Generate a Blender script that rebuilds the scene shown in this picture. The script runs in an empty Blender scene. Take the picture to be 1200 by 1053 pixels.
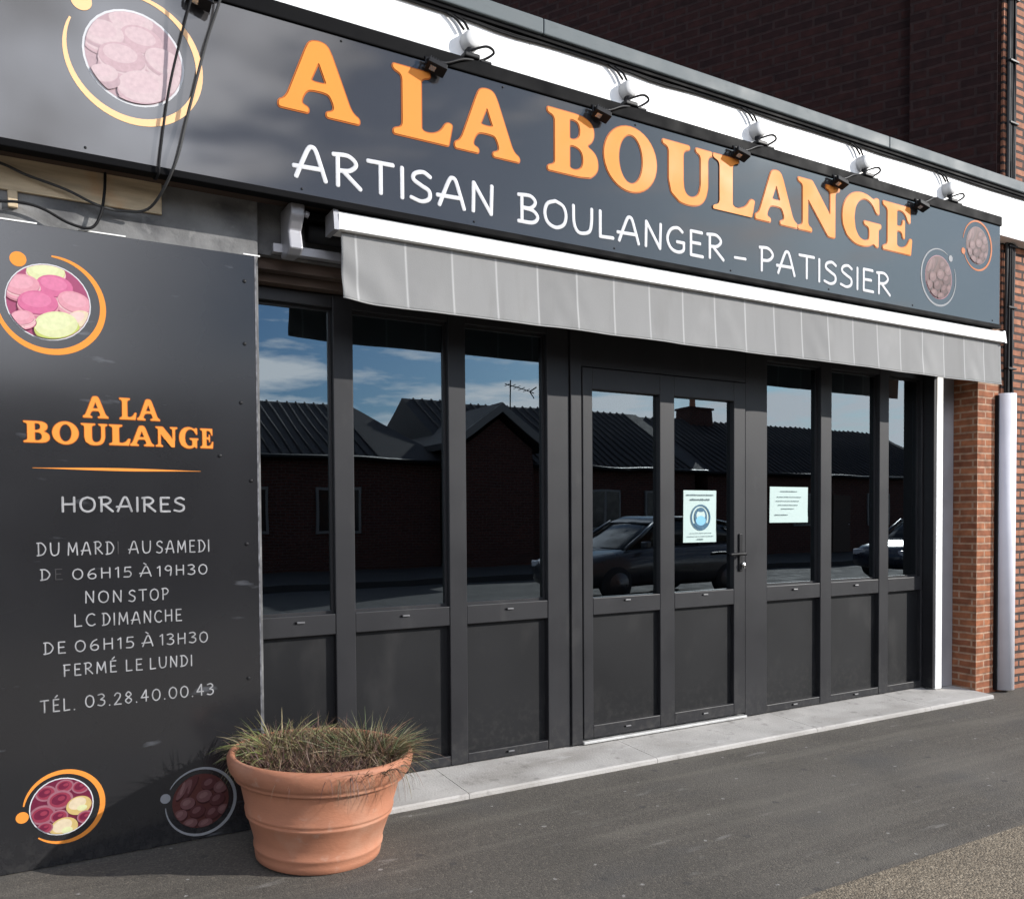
import bpy, bmesh, math, random
from mathutils import Vector, Matrix
R = math.radians
PI = math.pi
rnd = random.Random(7)
S = bpy.context.scene
COL = S.collection

# ------------------------------------------------------------------ camera
cd = bpy.data.cameras.new('camera'); cam = bpy.data.objects.new('camera', cd); COL.objects.link(cam)
yaw, pitch, roll = R(30.146), R(-1.4946), R(-.376)
fw = Vector((math.sin(yaw)*math.cos(pitch), math.cos(yaw)*math.cos(pitch), math.sin(pitch)))
rt = Vector((math.cos(yaw), -math.sin(yaw), 0)); up = rt.cross(fw)
r2 = rt*math.cos(roll)+up*math.sin(roll); u2 = up*math.cos(roll)-rt*math.sin(roll)
M = Matrix((r2, u2, -fw)).transposed().to_4x4()
M.translation = Vector((0, -4, 1.345))
cam.matrix_world = M
cd.sensor_width = 36; cd.lens = 30.0; cd.shift_y = 107.1/1200; cd.clip_start = .05; cd.clip_end = 500
S.camera = cam

# ------------------------------------------------------------------ light
AZ, EL = R(50.5), R(24.5)              # azimuth measured from -Y towards +X
tosun = Vector((math.sin(AZ)*math.cos(EL), -math.cos(AZ)*math.cos(EL), math.sin(EL)))
ld = bpy.data.lights.new('sun', 'SUN'); ld.energy = 4.2; ld.angle = R(.5); ld.color = (1, .955, .90)
lo = bpy.data.objects.new('sun', ld); COL.objects.link(lo)
lo.rotation_euler = tosun.to_track_quat('Z', 'Y').to_euler()
W = bpy.data.worlds.new('World'); S.world = W; W.use_nodes = True
nt = W.node_tree; N = nt.nodes; L = nt.links; N.clear()
out = N.new('ShaderNodeOutputWorld'); bg = N.new('ShaderNodeBackground'); bg.inputs[1].default_value = .075
sky = N.new('ShaderNodeTexSky'); sky.sky_type = 'NISHITA'; sky.sun_disc = False
sky.sun_elevation = EL; sky.sun_rotation = PI - AZ
tc = N.new('ShaderNodeTexCoord')
mp = N.new('ShaderNodeMapping'); mp.inputs['Scale'].default_value = (3.6, 3.6, 19.0); mp.inputs['Location'].default_value = (.35, .1, .42)
nz = N.new('ShaderNodeTexNoise'); nz.inputs['Scale'].default_value = 1.5; nz.inputs['Detail'].default_value = 9; nz.inputs['Roughness'].default_value = .58
cr = N.new('ShaderNodeValToRGB'); cr.color_ramp.elements[0].position = .47; cr.color_ramp.elements[1].position = .63
# a big bank of sunlit cloud stands over the street on the left of the mirrored view
dp = N.new('ShaderNodeVectorMath'); dp.operation = 'DOT_PRODUCT'
bank = Vector((-.12, -1, .50)).normalized(); dp.inputs[1].default_value = bank
br = N.new('ShaderNodeMapRange'); br.inputs[1].default_value = .915; br.inputs[2].default_value = .992; br.inputs[3].default_value = 0; br.inputs[4].default_value = .30
ad = N.new('ShaderNodeMath'); ad.operation = 'ADD'
mx = N.new('ShaderNodeMix'); mx.data_type = 'RGBA'; mx.inputs[7].default_value = (15.5, 15.5, 16, 1)
cb = N.new('ShaderNodeMix'); cb.data_type = 'RGBA'; cb.inputs[6].default_value = (16, 16, 16.5, 1); cb.inputs[7].default_value = (95, 100, 112, 1)
nb2 = N.new('ShaderNodeTexNoise'); nb2.inputs['Scale'].default_value = 7; nb2.inputs['Detail'].default_value = 3; L.new(tc.outputs['Generated'], nb2.inputs['Vector'])
mb2 = N.new('ShaderNodeMapRange'); mb2.inputs[1].default_value = .35; mb2.inputs[2].default_value = .62; mb2.inputs[3].default_value = .25; mb2.inputs[4].default_value = 1.7; L.new(nb2.outputs[0], mb2.inputs[0])
mm2 = N.new('ShaderNodeMath'); mm2.operation = 'MULTIPLY'; L.new(br.outputs[0], mm2.inputs[0]); L.new(mb2.outputs[0], mm2.inputs[1])
L.new(mm2.outputs[0], cb.inputs[0]); L.new(cb.outputs[2], mx.inputs[7])
L.new(tc.outputs['Generated'], mp.inputs[0]); L.new(mp.outputs[0], nz.inputs['Vector'])
L.new(tc.outputs['Generated'], dp.inputs[0]); L.new(dp.outputs['Value'], br.inputs[0])
L.new(nz.outputs[0], ad.inputs[0]); L.new(br.outputs[0], ad.inputs[1]); 
sk = N.new('ShaderNodeMix'); sk.data_type = 'RGBA'; sk.blend_type = 'MULTIPLY'; sk.inputs[0].default_value = 1; sk.inputs[7].default_value = (.52, .80, 1.12, 1)
sz = N.new('ShaderNodeSeparateXYZ'); L.new(tc.outputs['Generated'], sz.inputs[0])
lowc = N.new('ShaderNodeMapRange'); lowc.inputs[1].default_value = .10; lowc.inputs[2].default_value = .19; lowc.inputs[3].default_value = .17; lowc.inputs[4].default_value = -.03
L.new(sz.outputs[2], lowc.inputs[0])
ad2 = N.new('ShaderNodeMath'); ad2.operation = 'ADD'; L.new(ad.outputs[0], ad2.inputs[0]); L.new(lowc.outputs[0], ad2.inputs[1]); L.new(ad2.outputs[0], cr.inputs[0])
L.new(sky.outputs[0], sk.inputs[6])
L.new(cr.outputs[0], mx.inputs[0]); L.new(sk.outputs[2], mx.inputs[6]); L.new(mx.outputs[2], bg.inputs[0]); L.new(bg.outputs[0], out.inputs[0])
S.view_settings.view_transform = 'Standard'; S.view_settings.look = 'None'
S.view_settings.exposure = .55; S.view_settings.gamma = 1; S.view_settings.use_curve_mapping = False

# ------------------------------------------------------------------ materials
MATS = {}
def mat(name, col, rough=.6, metal=0, var=.12, scale=6, bump=0, bscale=60, spec=.5, coat=0, detail=5, stretch=None, rvar=.1):
    m = bpy.data.materials.new(name); m.use_nodes = True; n = m.node_tree.nodes; l = m.node_tree.links
    b = n['Principled BSDF']; b.inputs['Metallic'].default_value = metal
    b.inputs['Specular IOR Level'].default_value = spec; b.inputs['Coat Weight'].default_value = coat
    t = n.new('ShaderNodeTexCoord'); mpn = n.new('ShaderNodeMapping'); l.new(t.outputs['Object'], mpn.inputs[0])
    if stretch: mpn.inputs['Scale'].default_value = stretch
    z = n.new('ShaderNodeTexNoise'); z.inputs['Scale'].default_value = scale; z.inputs['Detail'].default_value = detail
    l.new(mpn.outputs[0], z.inputs['Vector'])
    r = n.new('ShaderNodeMapRange'); r.inputs[1].default_value = .3; r.inputs[2].default_value = .7
    r.inputs[3].default_value = 1-var; r.inputs[4].default_value = 1+var; l.new(z.outputs[0], r.inputs[0])
    v = n.new('ShaderNodeMix'); v.data_type = 'RGBA'; v.blend_type = 'MULTIPLY'; v.inputs[0].default_value = 1
    v.inputs[6].default_value = (*col, 1); l.new(r.outputs[0], v.inputs[7]); l.new(v.outputs[2], b.inputs['Base Color'])
    rr = n.new('ShaderNodeMapRange'); rr.inputs[1].default_value = .3; rr.inputs[2].default_value = .7
    rr.inputs[3].default_value = max(0, rough-rvar); rr.inputs[4].default_value = min(1, rough+rvar)
    l.new(z.outputs[0], rr.inputs[0]); l.new(rr.outputs[0], b.inputs['Roughness'])
    if bump:
        z2 = n.new('ShaderNodeTexNoise'); z2.inputs['Scale'].default_value = bscale; z2.inputs['Detail'].default_value = 4
        l.new(mpn.outputs[0], z2.inputs['Vector'])
        bp = n.new('ShaderNodeBump'); bp.inputs['Strength'].default_value = bump; bp.inputs['Distance'].default_value = .01
        l.new(z2.outputs[0], bp.inputs['Height']); l.new(bp.outputs[0], b.inputs['Normal'])
    MATS[name] = m
    return m
def base_node(m):
    b = m.node_tree.nodes['Principled BSDF']
    return b, b.inputs['Base Color'].links[0].from_socket
def over(m, col, lo_, hi_, scale, stretch=None, coord='Object', amount=1, seed=0):
    """stains or wear: mixes a colour over the base through thresholded noise"""
    n = m.node_tree.nodes; l = m.node_tree.links; b, src = base_node(m)
    t = n.new('ShaderNodeTexCoord'); mpn = n.new('ShaderNodeMapping'); l.new(t.outputs[coord], mpn.inputs[0])
    mpn.inputs['Location'].default_value = (seed*3.1, seed*1.7, seed*.9)
    if stretch: mpn.inputs['Scale'].default_value = stretch
    z = n.new('ShaderNodeTexNoise'); z.inputs['Scale'].default_value = scale; z.inputs['Detail'].default_value = 6
    l.new(mpn.outputs[0], z.inputs['Vector'])
    r = n.new('ShaderNodeMapRange'); r.inputs[1].default_value = lo_; r.inputs[2].default_value = hi_; r.inputs[4].default_value = amount
    l.new(z.outputs[0], r.inputs[0])
    v = n.new('ShaderNodeMix'); v.data_type = 'RGBA'; v.inputs[7].default_value = (*col, 1)
    l.new(r.outputs[0], v.inputs[0]); l.new(src, v.inputs[6]); l.new(v.outputs[2], b.inputs['Base Color'])
def brick_mat(name, c1, c2, mortar, rough=.85, w=.22, h=.075, ms=.011, grime=None):
    m = bpy.data.materials.new(name); m.use_nodes = True; n = m.node_tree.nodes; l = m.node_tree.links; b = n['Principled BSDF']
    b.inputs['Roughness'].default_value = rough; b.inputs['Specular IOR Level'].default_value = .2
    uv = n.new('ShaderNodeUVMap'); br_ = n.new('ShaderNodeTexBrick')
    dn = n.new('ShaderNodeTexNoise'); dn.inputs['Scale'].default_value = 9; dn.inputs['Detail'].default_value = 3
    dm = n.new('ShaderNodeMix'); dm.data_type = 'RGBA'; dm.blend_type = 'LINEAR_LIGHT'; dm.inputs[0].default_value = .006
    l.new(uv.outputs[0], dn.inputs['Vector']); l.new(uv.outputs[0], dm.inputs[6]); l.new(dn.outputs['Color'], dm.inputs[7])
    l.new(dm.outputs[2], br_.inputs['Vector'])
    br_.inputs['Color1'].default_value = (*c1, 1); br_.inputs['Color2'].default_value = (*c2, 1); br_.inputs['Mortar'].default_value = (*mortar, 1)
    br_.inputs['Scale'].default_value = 1; br_.inputs['Brick Width'].default_value = w; br_.inputs['Row Height'].default_value = h
    br_.inputs['Mortar Size'].default_value = ms; br_.inputs['Mortar Smooth'].default_value = .25
    z = n.new('ShaderNodeTexNoise'); z.inputs['Scale'].default_value = 14; z.inputs['Detail'].default_value = 6; l.new(uv.outputs[0], z.inputs['Vector'])
    r = n.new('ShaderNodeMapRange'); r.inputs[1].default_value = .3; r.inputs[2].default_value = .7; r.inputs[3].default_value = .68; r.inputs[4].default_value = 1.3
    l.new(z.outputs[0], r.inputs[0])
    v = n.new('ShaderNodeMix'); v.data_type = 'RGBA'; v.blend_type = 'MULTIPLY'; v.inputs[0].default_value = 1
    l.new(br_.outputs[0], v.inputs[6]); l.new(r.outputs[0], v.inputs[7]); l.new(v.outputs[2], b.inputs['Base Color'])
    bp = n.new('ShaderNodeBump'); bp.invert = True; bp.inputs['Strength'].default_value = .7; bp.inputs['Distance'].default_value = .012
    ma = n.new('ShaderNodeMath'); ma.operation = 'MULTIPLY_ADD'; ma.inputs[1].default_value = -.25
    l.new(z.outputs[0], ma.inputs[0]); l.new(br_.outputs['Fac'], ma.inputs[2])
    l.new(ma.outputs[0], bp.inputs['Height']); l.new(bp.outputs[0], b.inputs['Normal'])
    MATS[name] = m
    return m
def glass_mat(name, refl, tint):
    m = bpy.data.materials.new(name); m.use_nodes = True; n = m.node_tree.nodes; l = m.node_tree.links
    n.remove(n['Principled BSDF'])
    fr = n.new('ShaderNodeFresnel'); fr.inputs[0].default_value = 1.5
    ma = n.new('ShaderNodeMath'); ma.operation = 'MULTIPLY_ADD'; ma.inputs[1].default_value = 1.0; ma.inputs[2].default_value = refl; ma.use_clamp = True
    l.new(fr.outputs[0], ma.inputs[0])
    t = n.new('ShaderNodeBsdfTransparent'); t.inputs[0].default_value = (*tint, 1)
    g = n.new('ShaderNodeBsdfGlossy'); g.inputs['Roughness'].default_value = .004; g.inputs[0].default_value = (.80, .92, 1, 1)
    tcn = n.new('ShaderNodeTexCoord'); z = n.new('ShaderNodeTexNoise'); z.inputs['Scale'].default_value = 2.2; z.inputs['Detail'].default_value = 1
    l.new(tcn.outputs['Object'], z.inputs['Vector'])
    bp = n.new('ShaderNodeBump'); bp.inputs['Strength'].default_value = .03; bp.inputs['Distance'].default_value = .02
    l.new(z.outputs[0], bp.inputs['Height']); l.new(bp.outputs[0], g.inputs['Normal'])
    x = n.new('ShaderNodeMixShader'); l.new(ma.outputs[0], x.inputs[0]); l.new(t.outputs[0], x.inputs[1]); l.new(g.outputs[0], x.inputs[2])
    l.new(x.outputs[0], n['Material Output'].inputs[0])
    MATS[name] = m
    return m

frame_m = mat('anthracite_frame', (.0175, .0175, .0195), .48, spec=.28, var=.08, scale=3, bump=.03, bscale=300, rvar=.06)
infill_m = mat('anthracite_infill', (.0066, .0069, .0080), .52, spec=.27, var=.10, scale=2, bump=.03, bscale=200, rvar=.06)
sign_m = mat('dibond_sign', (.037, .0355, .0365), .05, var=.10, scale=1.2, spec=.8, rvar=.01)
panel_m = mat('dibond_panel', (.0162, .0162, .0176), .16, var=.10, scale=1.5, spec=.6, rvar=.04)
over(panel_m, (.16, .17, .19), .66, .80, 5, (1, 1, 4), amount=.5)
over(frame_m, (.075, .072, .068), .60, .80, 7, (1, 1, .35), amount=.28)
over(infill_m, (.050, .048, .046), .56, .80, 5, (1, 1, .5), amount=.30, seed=2)
def low_dust(m, col, z0, z1, amount):
    """dried splash marks, thickest in the first hand's breadth above the step"""
    n = m.node_tree.nodes; l = m.node_tree.links; b, src = base_node(m)
    t = n.new('ShaderNodeTexCoord'); sp = n.new('ShaderNodeSeparateXYZ'); l.new(t.outputs['Object'], sp.inputs[0])
    r = n.new('ShaderNodeMapRange'); r.inputs[1].default_value = z0; r.inputs[2].default_value = z1; r.inputs[3].default_value = amount; r.inputs[4].default_value = 0
    l.new(sp.outputs[2], r.inputs[0])
    z = n.new('ShaderNodeTexNoise'); z.inputs['Scale'].default_value = 24; z.inputs['Detail'].default_value = 9; z.inputs['Roughness'].default_value = .75; l.new(t.outputs['Object'], z.inputs['Vector'])
    q = n.new('ShaderNodeMapRange'); q.inputs[1].default_value = .48; q.inputs[2].default_value = .68; l.new(z.outputs[0], q.inputs[0])
    k = n.new('ShaderNodeMath'); k.operation = 'MULTIPLY'; l.new(r.outputs[0], k.inputs[0]); l.new(q.outputs[0], k.inputs[1])
    v = n.new('ShaderNodeMix'); v.data_type = 'RGBA'; v.inputs[7].default_value = (*col, 1)
    l.new(k.outputs[0], v.inputs[0]); l.new(src, v.inputs[6]); l.new(v.outputs[2], b.inputs['Base Color'])
low_dust(frame_m, (.07, .066, .06), .0, .26, .45); low_dust(infill_m, (.045, .043, .04), .02, .36, .45); low_dust(panel_m, (.06, .057, .054), .0, .16, .45)
black_m = mat('black_profile', (.0035, .0035, .004), .65, var=.2, spec=.06)
white_m = mat('white_pvc', (.80, .80, .79), .45, var=.04, scale=3)
over(white_m, (.42, .40, .36), .62, .85, 3, (1, 1, 6), amount=.5)
coping_m = mat('grey_zinc', (.105, .122, .128), .6, spec=.2, var=.10, scale=5)
over(coping_m, (.07, .08, .08), .60, .8, 12, (1, 1, 3), amount=.5)
awn_white = mat('white_bar', (.82, .82, .80), .35, var=.03)
grey_metal = mat('grey_metal', (.32, .32, .34), .40, metal=.3, var=.08)
dark_metal = mat('dark_metal', (.010, .010, .011), .5, var=.15, spec=.2)
chrome_m = mat('reflector', (.85, .84, .80), .2, metal=1, var=.03)
cable_m = mat('cable_rubber', (.012, .012, .013), .7, var=.2, spec=.15)
greycable_m = mat('grey_cable', (.045, .045, .045), .7, var=.2, spec=.2)
orange_m = mat('orange_vinyl', (.67, .235, .042), .5, var=.03, scale=3, spec=.12)
orange2_m = mat('orange_edge', (.40, .11, .022), .5, var=.03, spec=.12)
cream_m = mat('white_vinyl', (.52, .525, .54), .5, var=.06, scale=9, spec=.12)
wornwhite_m = mat('worn_white_vinyl', (.255, .255, .26), .6, var=.28, scale=25, spec=.2)
ghost_m = mat('peeled_vinyl', (.012, .011, .012), .6, var=.2)
lgrey_m = mat('grey_vinyl', (.22, .225, .235), .5, var=.05, spec=.12)
concrete_m = mat('raw_concrete', (.15, .15, .149), .9, var=.35, scale=5, bump=.5, bscale=25)
over(concrete_m, (.06, .06, .064), .47, .66, 4, (1, 1, 1.6), amount=.8); over(concrete_m, (.30, .30, .29), .60, .72, 11, amount=.5, seed=2)
wood_m = mat('raw_plywood', (.50, .40, .27), .8, var=.25, scale=9, bump=.2, bscale=40, stretch=(.4, 1, 4))
over(wood_m, (.55, .30, .14), .55, .7, 6, amount=.6)
timber_m = mat('dark_timber', (.055, .035, .025), .8, var=.3, scale=6, stretch=(.3, 1, 4))
step_m = mat('step_concrete', (.38, .365, .345), .85, var=.10, scale=5, bump=.25, bscale=90)
over(step_m, (.20, .185, .165), .50, .70, 2.6, (.5, 1, 1), amount=.75); over(step_m, (.14, .13, .12), .60, .72, 14, amount=.5, seed=5)
over(step_m, (.52, .51, .50), .62, .75, 9, (.3, 1, 1), amount=.6, seed=2)
terra_m = mat('terracotta', (.35, .145, .08), .78, var=.10, scale=7, bump=.12, bscale=70, stretch=(1, 1, 1.8))
over(terra_m, (.42, .26, .18), .52, .72, 5, amount=.5)
over(terra_m, (.20, .085, .055), .56, .72, 7, (1, 1, .35), amount=.28, seed=3); over(terra_m, (.44, .32, .25), .64, .74, 16, amount=.35, seed=7)
soil_m = mat('soil', (.035, .022, .016), .95, var=.4, scale=40, bump=1, bscale=60)
paper_m = mat('paper', (.40, .50, .475), .7, var=.04, scale=10)
ink_m = mat('ink_grey', (.07, .11, .12), .7, var=.1)
inkblue_m = mat('ink_blue', (.015, .085, .15), .6, var=.1)
inkpale_m = mat('ink_pale', (.16, .40, .55), .6, var=.1)
glass_m = glass_mat('window_glass', .19, (.26, .28, .27))
interior_m = mat('interior_paint', (.045, .042, .04), .8, var=.15)
ifloor_m = mat('interior_tiles', (.05, .045, .04), .5, var=.15)
brick_m = brick_mat('red_brick', (.30, .115, .055), (.20, .072, .038), (.34, .22, .15), h=.052, w=.20, ms=.008)
brick_shade_m = brick_mat('shaded_brick', (.025, .0078, .0064), (.014, .005, .0048), (.024, .013, .012))  # darker copy of the house brick, shade of the side wall put into its colour
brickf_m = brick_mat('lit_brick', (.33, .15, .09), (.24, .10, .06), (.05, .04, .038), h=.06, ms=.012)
brickh_m = brick_mat('house_brick', (.085, .03, .022), (.06, .022, .017), (.075, .062, .055))
guard_m = mat('white_guard', (.66, .655, .70), .5, var=.05)
tile_m = mat('roof_tiles', (.034, .030, .030), .75, var=.25, scale=20, bump=.3, bscale=30)
render_m = mat('pale_render', (.42, .39, .34), .9, var=.1)
whitep_m = mat('white_paint', (.16, .16, .155), .5, var=.04)
carw_m = mat('car_paint_grey', (.035, .037, .042), .35, var=.02, coat=.6)
cars_m = mat('car_paint_blue', (.025, .03, .045), .28, metal=.2, var=.02, coat=.6)
carg_m = mat('car_glass', (.010, .012, .013), .15, var=.05, spec=.35)
tyre_m = mat('tyre_rubber', (.02, .02, .02), .85, var=.2)
rim_m = mat('wheel_rim', (.10, .10, .105), .35, metal=.8, var=.05)
lampred_m = mat('tail_lamp', (.35, .02, .02), .2, var=.05)
lampclr_m = mat('head_lamp', (.6, .6, .62), .12, var=.05)
asph_m = mat('asphalt', (.083, .074, .062), .88, var=.10, scale=2.2, bump=.45, bscale=170)
road_m = mat('road_asphalt', (.042, .041, .040), .9, var=.15, scale=3, bump=.4, bscale=120)
kerb_m = mat('kerb_stone', (.30, .29, .27), .85, var=.15, scale=8)

def speckle(m, cols, scale, bump, coord='Object'):
    n = m.node_tree.nodes; l = m.node_tree.links; b, src = base_node(m)
    t = n.new('ShaderNodeTexCoord'); v = n.new('ShaderNodeTexVoronoi'); v.inputs['Scale'].default_value = scale
    l.new(t.outputs[coord], v.inputs['Vector'])
    c = n.new('ShaderNodeValToRGB'); c.color_ramp.interpolation = 'CONSTANT'
    while len(c.color_ramp.elements) < len(cols): c.color_ramp.elements.new(.5)
    for i, (p, k) in enumerate(cols): c.color_ramp.elements[i].position = p; c.color_ramp.elements[i].color = (*k, 1)
    sp = n.new('ShaderNodeSeparateColor'); l.new(v.outputs['Color'], sp.inputs[0]); l.new(sp.outputs[0], c.inputs[0])
    x = n.new('ShaderNodeMix'); x.data_type = 'RGBA'; x.blend_type = 'MULTIPLY'; x.inputs[0].default_value = 1
    l.new(src, x.inputs[6]); l.new(c.outputs[0], x.inputs[7]); l.new(x.outputs[2], b.inputs['Base Color'])
    bp = n.new('ShaderNodeBump'); bp.invert = True; bp.inputs['Strength'].default_value = bump; bp.inputs['Distance'].default_value = .006
    l.new(v.outputs['Distance'], bp.inputs['Height']); l.new(bp.outputs[0], b.inputs['Normal'])
speckle(asph_m, [(0, (.72, .72, .72)), (.25, (.92, .92, .92)), (.6, (1.05, 1.05, 1.04)), (.9, (1.45, 1.42, 1.38))], 150, .35)
over(asph_m, (.20, .19, .175), .66, .74, 5, (.7, 2.6, 1), amount=.55, seed=1)
over(asph_m, (.125, .115, .10), .5, .75, .8, amount=.6, seed=4)
over(asph_m, (.060, .058, .056), .56, .72, 1.3, (1, 1.6, 1), amount=.6, seed=6)
def spots(m, col, scale, size, amount, seed):
    n = m.node_tree.nodes; l = m.node_tree.links; b, src = base_node(m)
    t = n.new('ShaderNodeTexCoord'); mpn = n.new('ShaderNodeMapping'); mpn.inputs['Location'].default_value = (seed, seed*.7, 0); l.new(t.outputs['Object'], mpn.inputs[0])
    dn = n.new('ShaderNodeTexNoise'); dn.inputs['Scale'].default_value = 40; dm = n.new('ShaderNodeMix'); dm.data_type = 'RGBA'; dm.blend_type = 'LINEAR_LIGHT'; dm.inputs[0].default_value = .012
    l.new(mpn.outputs[0], dn.inputs['Vector']); l.new(mpn.outputs[0], dm.inputs[6]); l.new(dn.outputs['Color'], dm.inputs[7])
    v = n.new('ShaderNodeTexVoronoi'); v.voronoi_dimensions = '2D'; v.inputs['Scale'].default_value = scale; l.new(dm.outputs[2], v.inputs['Vector'])
    r = n.new('ShaderNodeMapRange'); r.inputs[1].default_value = size; r.inputs[2].default_value = size*.75; r.inputs[3].default_value = 0; r.inputs[4].default_value = amount
    l.new(v.outputs['Distance'], r.inputs[0])
    x = n.new('ShaderNodeMix'); x.data_type = 'RGBA'; x.inputs[7].default_value = (*col, 1)
    l.new(r.outputs[0], x.inputs[0]); l.new(src, x.inputs[6]); l.new(x.outputs[2], b.inputs['Base Color'])
spots(asph_m, (.045, .042, .04), 1.9, .035, .75, 3.3); spots(asph_m, (.26, .25, .235), 2.6, .022, .8, 8.1); spots(asph_m, (.055, .05, .045), 3.4, .03, .6, 5.7)
over(asph_m, (.155, .14, .115), .50, .66, 3.0, (.25, 3.0, 1), amount=.35, seed=9)
gravel_m = mat('resin_gravel', (.185, .155, .115), .8, var=.12, scale=3)
speckle(gravel_m, [(0, (.55, .54, .52)), (.22, (.85, .83, .79)), (.5, (1.05, 1.02, .97)), (.82, (1.45, 1.45, 1.42))], 120, .6)

# ------------------------------------------------------------------ mesh builder
class MB:
    def __init__(s): s.v = []; s.f = []; s.m = []; s.sm = []
    def face(s, pts, mi=0, smooth=False):
        i = len(s.v); s.v += [tuple(p) for p in pts]; s.f.append(tuple(range(i, i+len(pts)))); s.m.append(mi); s.sm.append(smooth)
    def mesh(s, vs, fs, mi=0, smooth=False):
        i = len(s.v); s.v += [tuple(p) for p in vs]
        for f in fs: s.f.append(tuple(i+k for k in f)); s.m.append(mi); s.sm.append(smooth)
    def box(s, x0, x1, y0, y1, z0, z1, bev=0, mi=0):
        x0, x1 = min(x0, x1), max(x0, x1); y0, y1 = min(y0, y1), max(y0, y1); z0, z1 = min(z0, z1), max(z0, z1)
        bm = bmesh.new(); bmesh.ops.create_cube(bm, size=1)
        for v in bm.verts:
            v.co = Vector(((x0+x1)/2+v.co.x*(x1-x0), (y0+y1)/2+v.co.y*(y1-y0), (z0+z1)/2+v.co.z*(z1-z0)))
        if bev: bmesh.ops.bevel(bm, geom=bm.edges[:], offset=min(bev, .45*min(x1-x0, y1-y0, z1-z0)), segments=2, affect='EDGES', profile=.5)
        bm.verts.index_update()
        s.mesh([v.co[:] for v in bm.verts], [[v.index for v in f.verts] for f in bm.faces], mi); bm.free()
        return s
    def obox(s, c, ax, ay, az, bev=0, mi=0):
        """box centred at c with half-axis vectors"""
        i0 = len(s.v); s.box(-1, 1, -1, 1, -1, 1, 0, mi) if not bev else s.box(-1, 1, -1, 1, -1, 1, bev, mi)
        c, ax, ay, az = Vector(c), Vector(ax), Vector(ay), Vector(az)
        for k in range(i0, len(s.v)):
            p = s.v[k]; s.v[k] = tuple(c+ax*p[0]+ay*p[1]+az*p[2])
        return s
    def prism(s, poly, a, b, axis='x', mi=0):
        n = len(poly)
        def P(p, t): return {'x': (t, p[0], p[1]), 'y': (p[0], t, p[1]), 'z': (p[0], p[1], t)}[axis]
        vs = [P(p, a) for p in poly]+[P(p, b) for p in poly]
        fs = [tuple(range(n-1, -1, -1)), tuple(range(n, 2*n))]+[(i, (i+1) % n, n+(i+1) % n, n+i) for i in range(n)]
        s.mesh(vs, fs, mi); return s
    def tube(s, path, r, n=8, mi=0, cap=True, smooth=True):
        P = [Vector(p) for p in path]; rr = r if isinstance(r, (list, tuple)) else [r]*len(P)
        vs = []; fs = []; prev = None
        for i, p in enumerate(P):
            t = (P[min(i+1, len(P)-1)]-P[max(i-1, 0)])
            t = t.normalized() if t.length > 1e-9 else Vector((0, 0, 1))
            if prev is None:
                a = t.orthogonal().normalized()
            else:
                a = prev-t*prev.dot(t); a = a.normalized() if a.length > 1e-6 else t.orthogonal().normalized()
            prev = a; b = t.cross(a)
            for k in range(n):
                q = 2*PI*k/n; vs.append(p+(a*math.cos(q)+b*math.sin(q))*rr[i])
        for i in range(len(P)-1):
            for k in range(n): fs.append((i*n+k, i*n+(k+1) % n, (i+1)*n+(k+1) % n, (i+1)*n+k))
        if cap: fs.append(tuple(range(n-1, -1, -1))); fs.append(tuple((len(P)-1)*n+k for k in range(n)))
        s.mesh(vs, fs, mi, smooth); return s
    def lathe(s, prof, c=(0, 0, 0), n=48, axis=Vector((0, 0, 1)), mi=0, smooth=True):
        c = Vector(c); axis = Vector(axis).normalized(); a = axis.orthogonal().normalized(); b = axis.cross(a)
        vs = []; fs = []
        for (r, h) in prof:
            for k in range(n):
                q = 2*PI*k/n; vs.append(c+axis*h+(a*math.cos(q)+b*math.sin(q))*r)
        for i in range(len(prof)-1):
            for k in range(n): fs.append((i*n+k, i*n+(k+1) % n, (i+1)*n+(k+1) % n, (i+1)*n+k))
        s.mesh(vs, fs, mi, smooth); return s
    def disc(s, cx, y, cz, rx, rz=None, n=32, mi=0, rot=0):
        rz = rz or rx; c, d = math.cos(rot), math.sin(rot)
        s.face([(cx+rx*math.cos(q)*c-rz*math.sin(q)*d, y, cz+rx*math.cos(q)*d+rz*math.sin(q)*c) for q in [2*PI*k/n for k in range(n)]], mi); return s
    def arc(s, cx, y, cz, r, w0, w1, a0, a1, n=56, mi=0, thick=.0008):
        """flat ring segment, width running from w0 to w1"""
        vs = []; fs = []
        for k in range(n+1):
            t = k/n; q = R(a0+(a1-a0)*t); w = w0+(w1-w0)*math.sin(PI*min(1, t))**.8 if w1 > w0 else w0
            for rr in (r-w/2, r+w/2): vs.append((cx+rr*math.cos(q), y, cz+rr*math.sin(q)))
        for k in range(n): fs.append((2*k, 2*k+1, 2*k+3, 2*k+2))
        s.mesh(vs, fs, mi); return s
    def build(s, name, mats, parent=None, uv=False, smooth_angle=None):
        root = parent
        while root and root.parent: root = root.parent
        off = Vector(root.location) if root else Vector()
        me = bpy.data.meshes.new(name)
        me.from_pydata([tuple(Vector(p)-off) for p in s.v], [], s.f); me.validate()
        for m in (mats if isinstance(mats, (list, tuple)) else [mats]): me.materials.append(m)
        if len(me.polygons) == len(s.f):
            me.polygons.foreach_set('material_index', s.m); me.polygons.foreach_set('use_smooth', s.sm)
        if uv:
            ul = me.uv_layers.new(name='UVMap')
            for p in me.polygons:
                nn = p.normal
                if abs(nn.z) > .8: ua, va = Vector((1, 0, 0)), Vector((0, 1, 0))
                else:
                    ua = Vector((0, 0, 1)).cross(nn).normalized(); va = nn.cross(ua)
                for li in p.loop_indices:
                    co = me.vertices[me.loops[li].vertex_index].co; ul.data[li].uv = (co.dot(ua)+5, co.dot(va)+5)
        o = bpy.data.objects.new(name, me); COL.objects.link(o)
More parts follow.
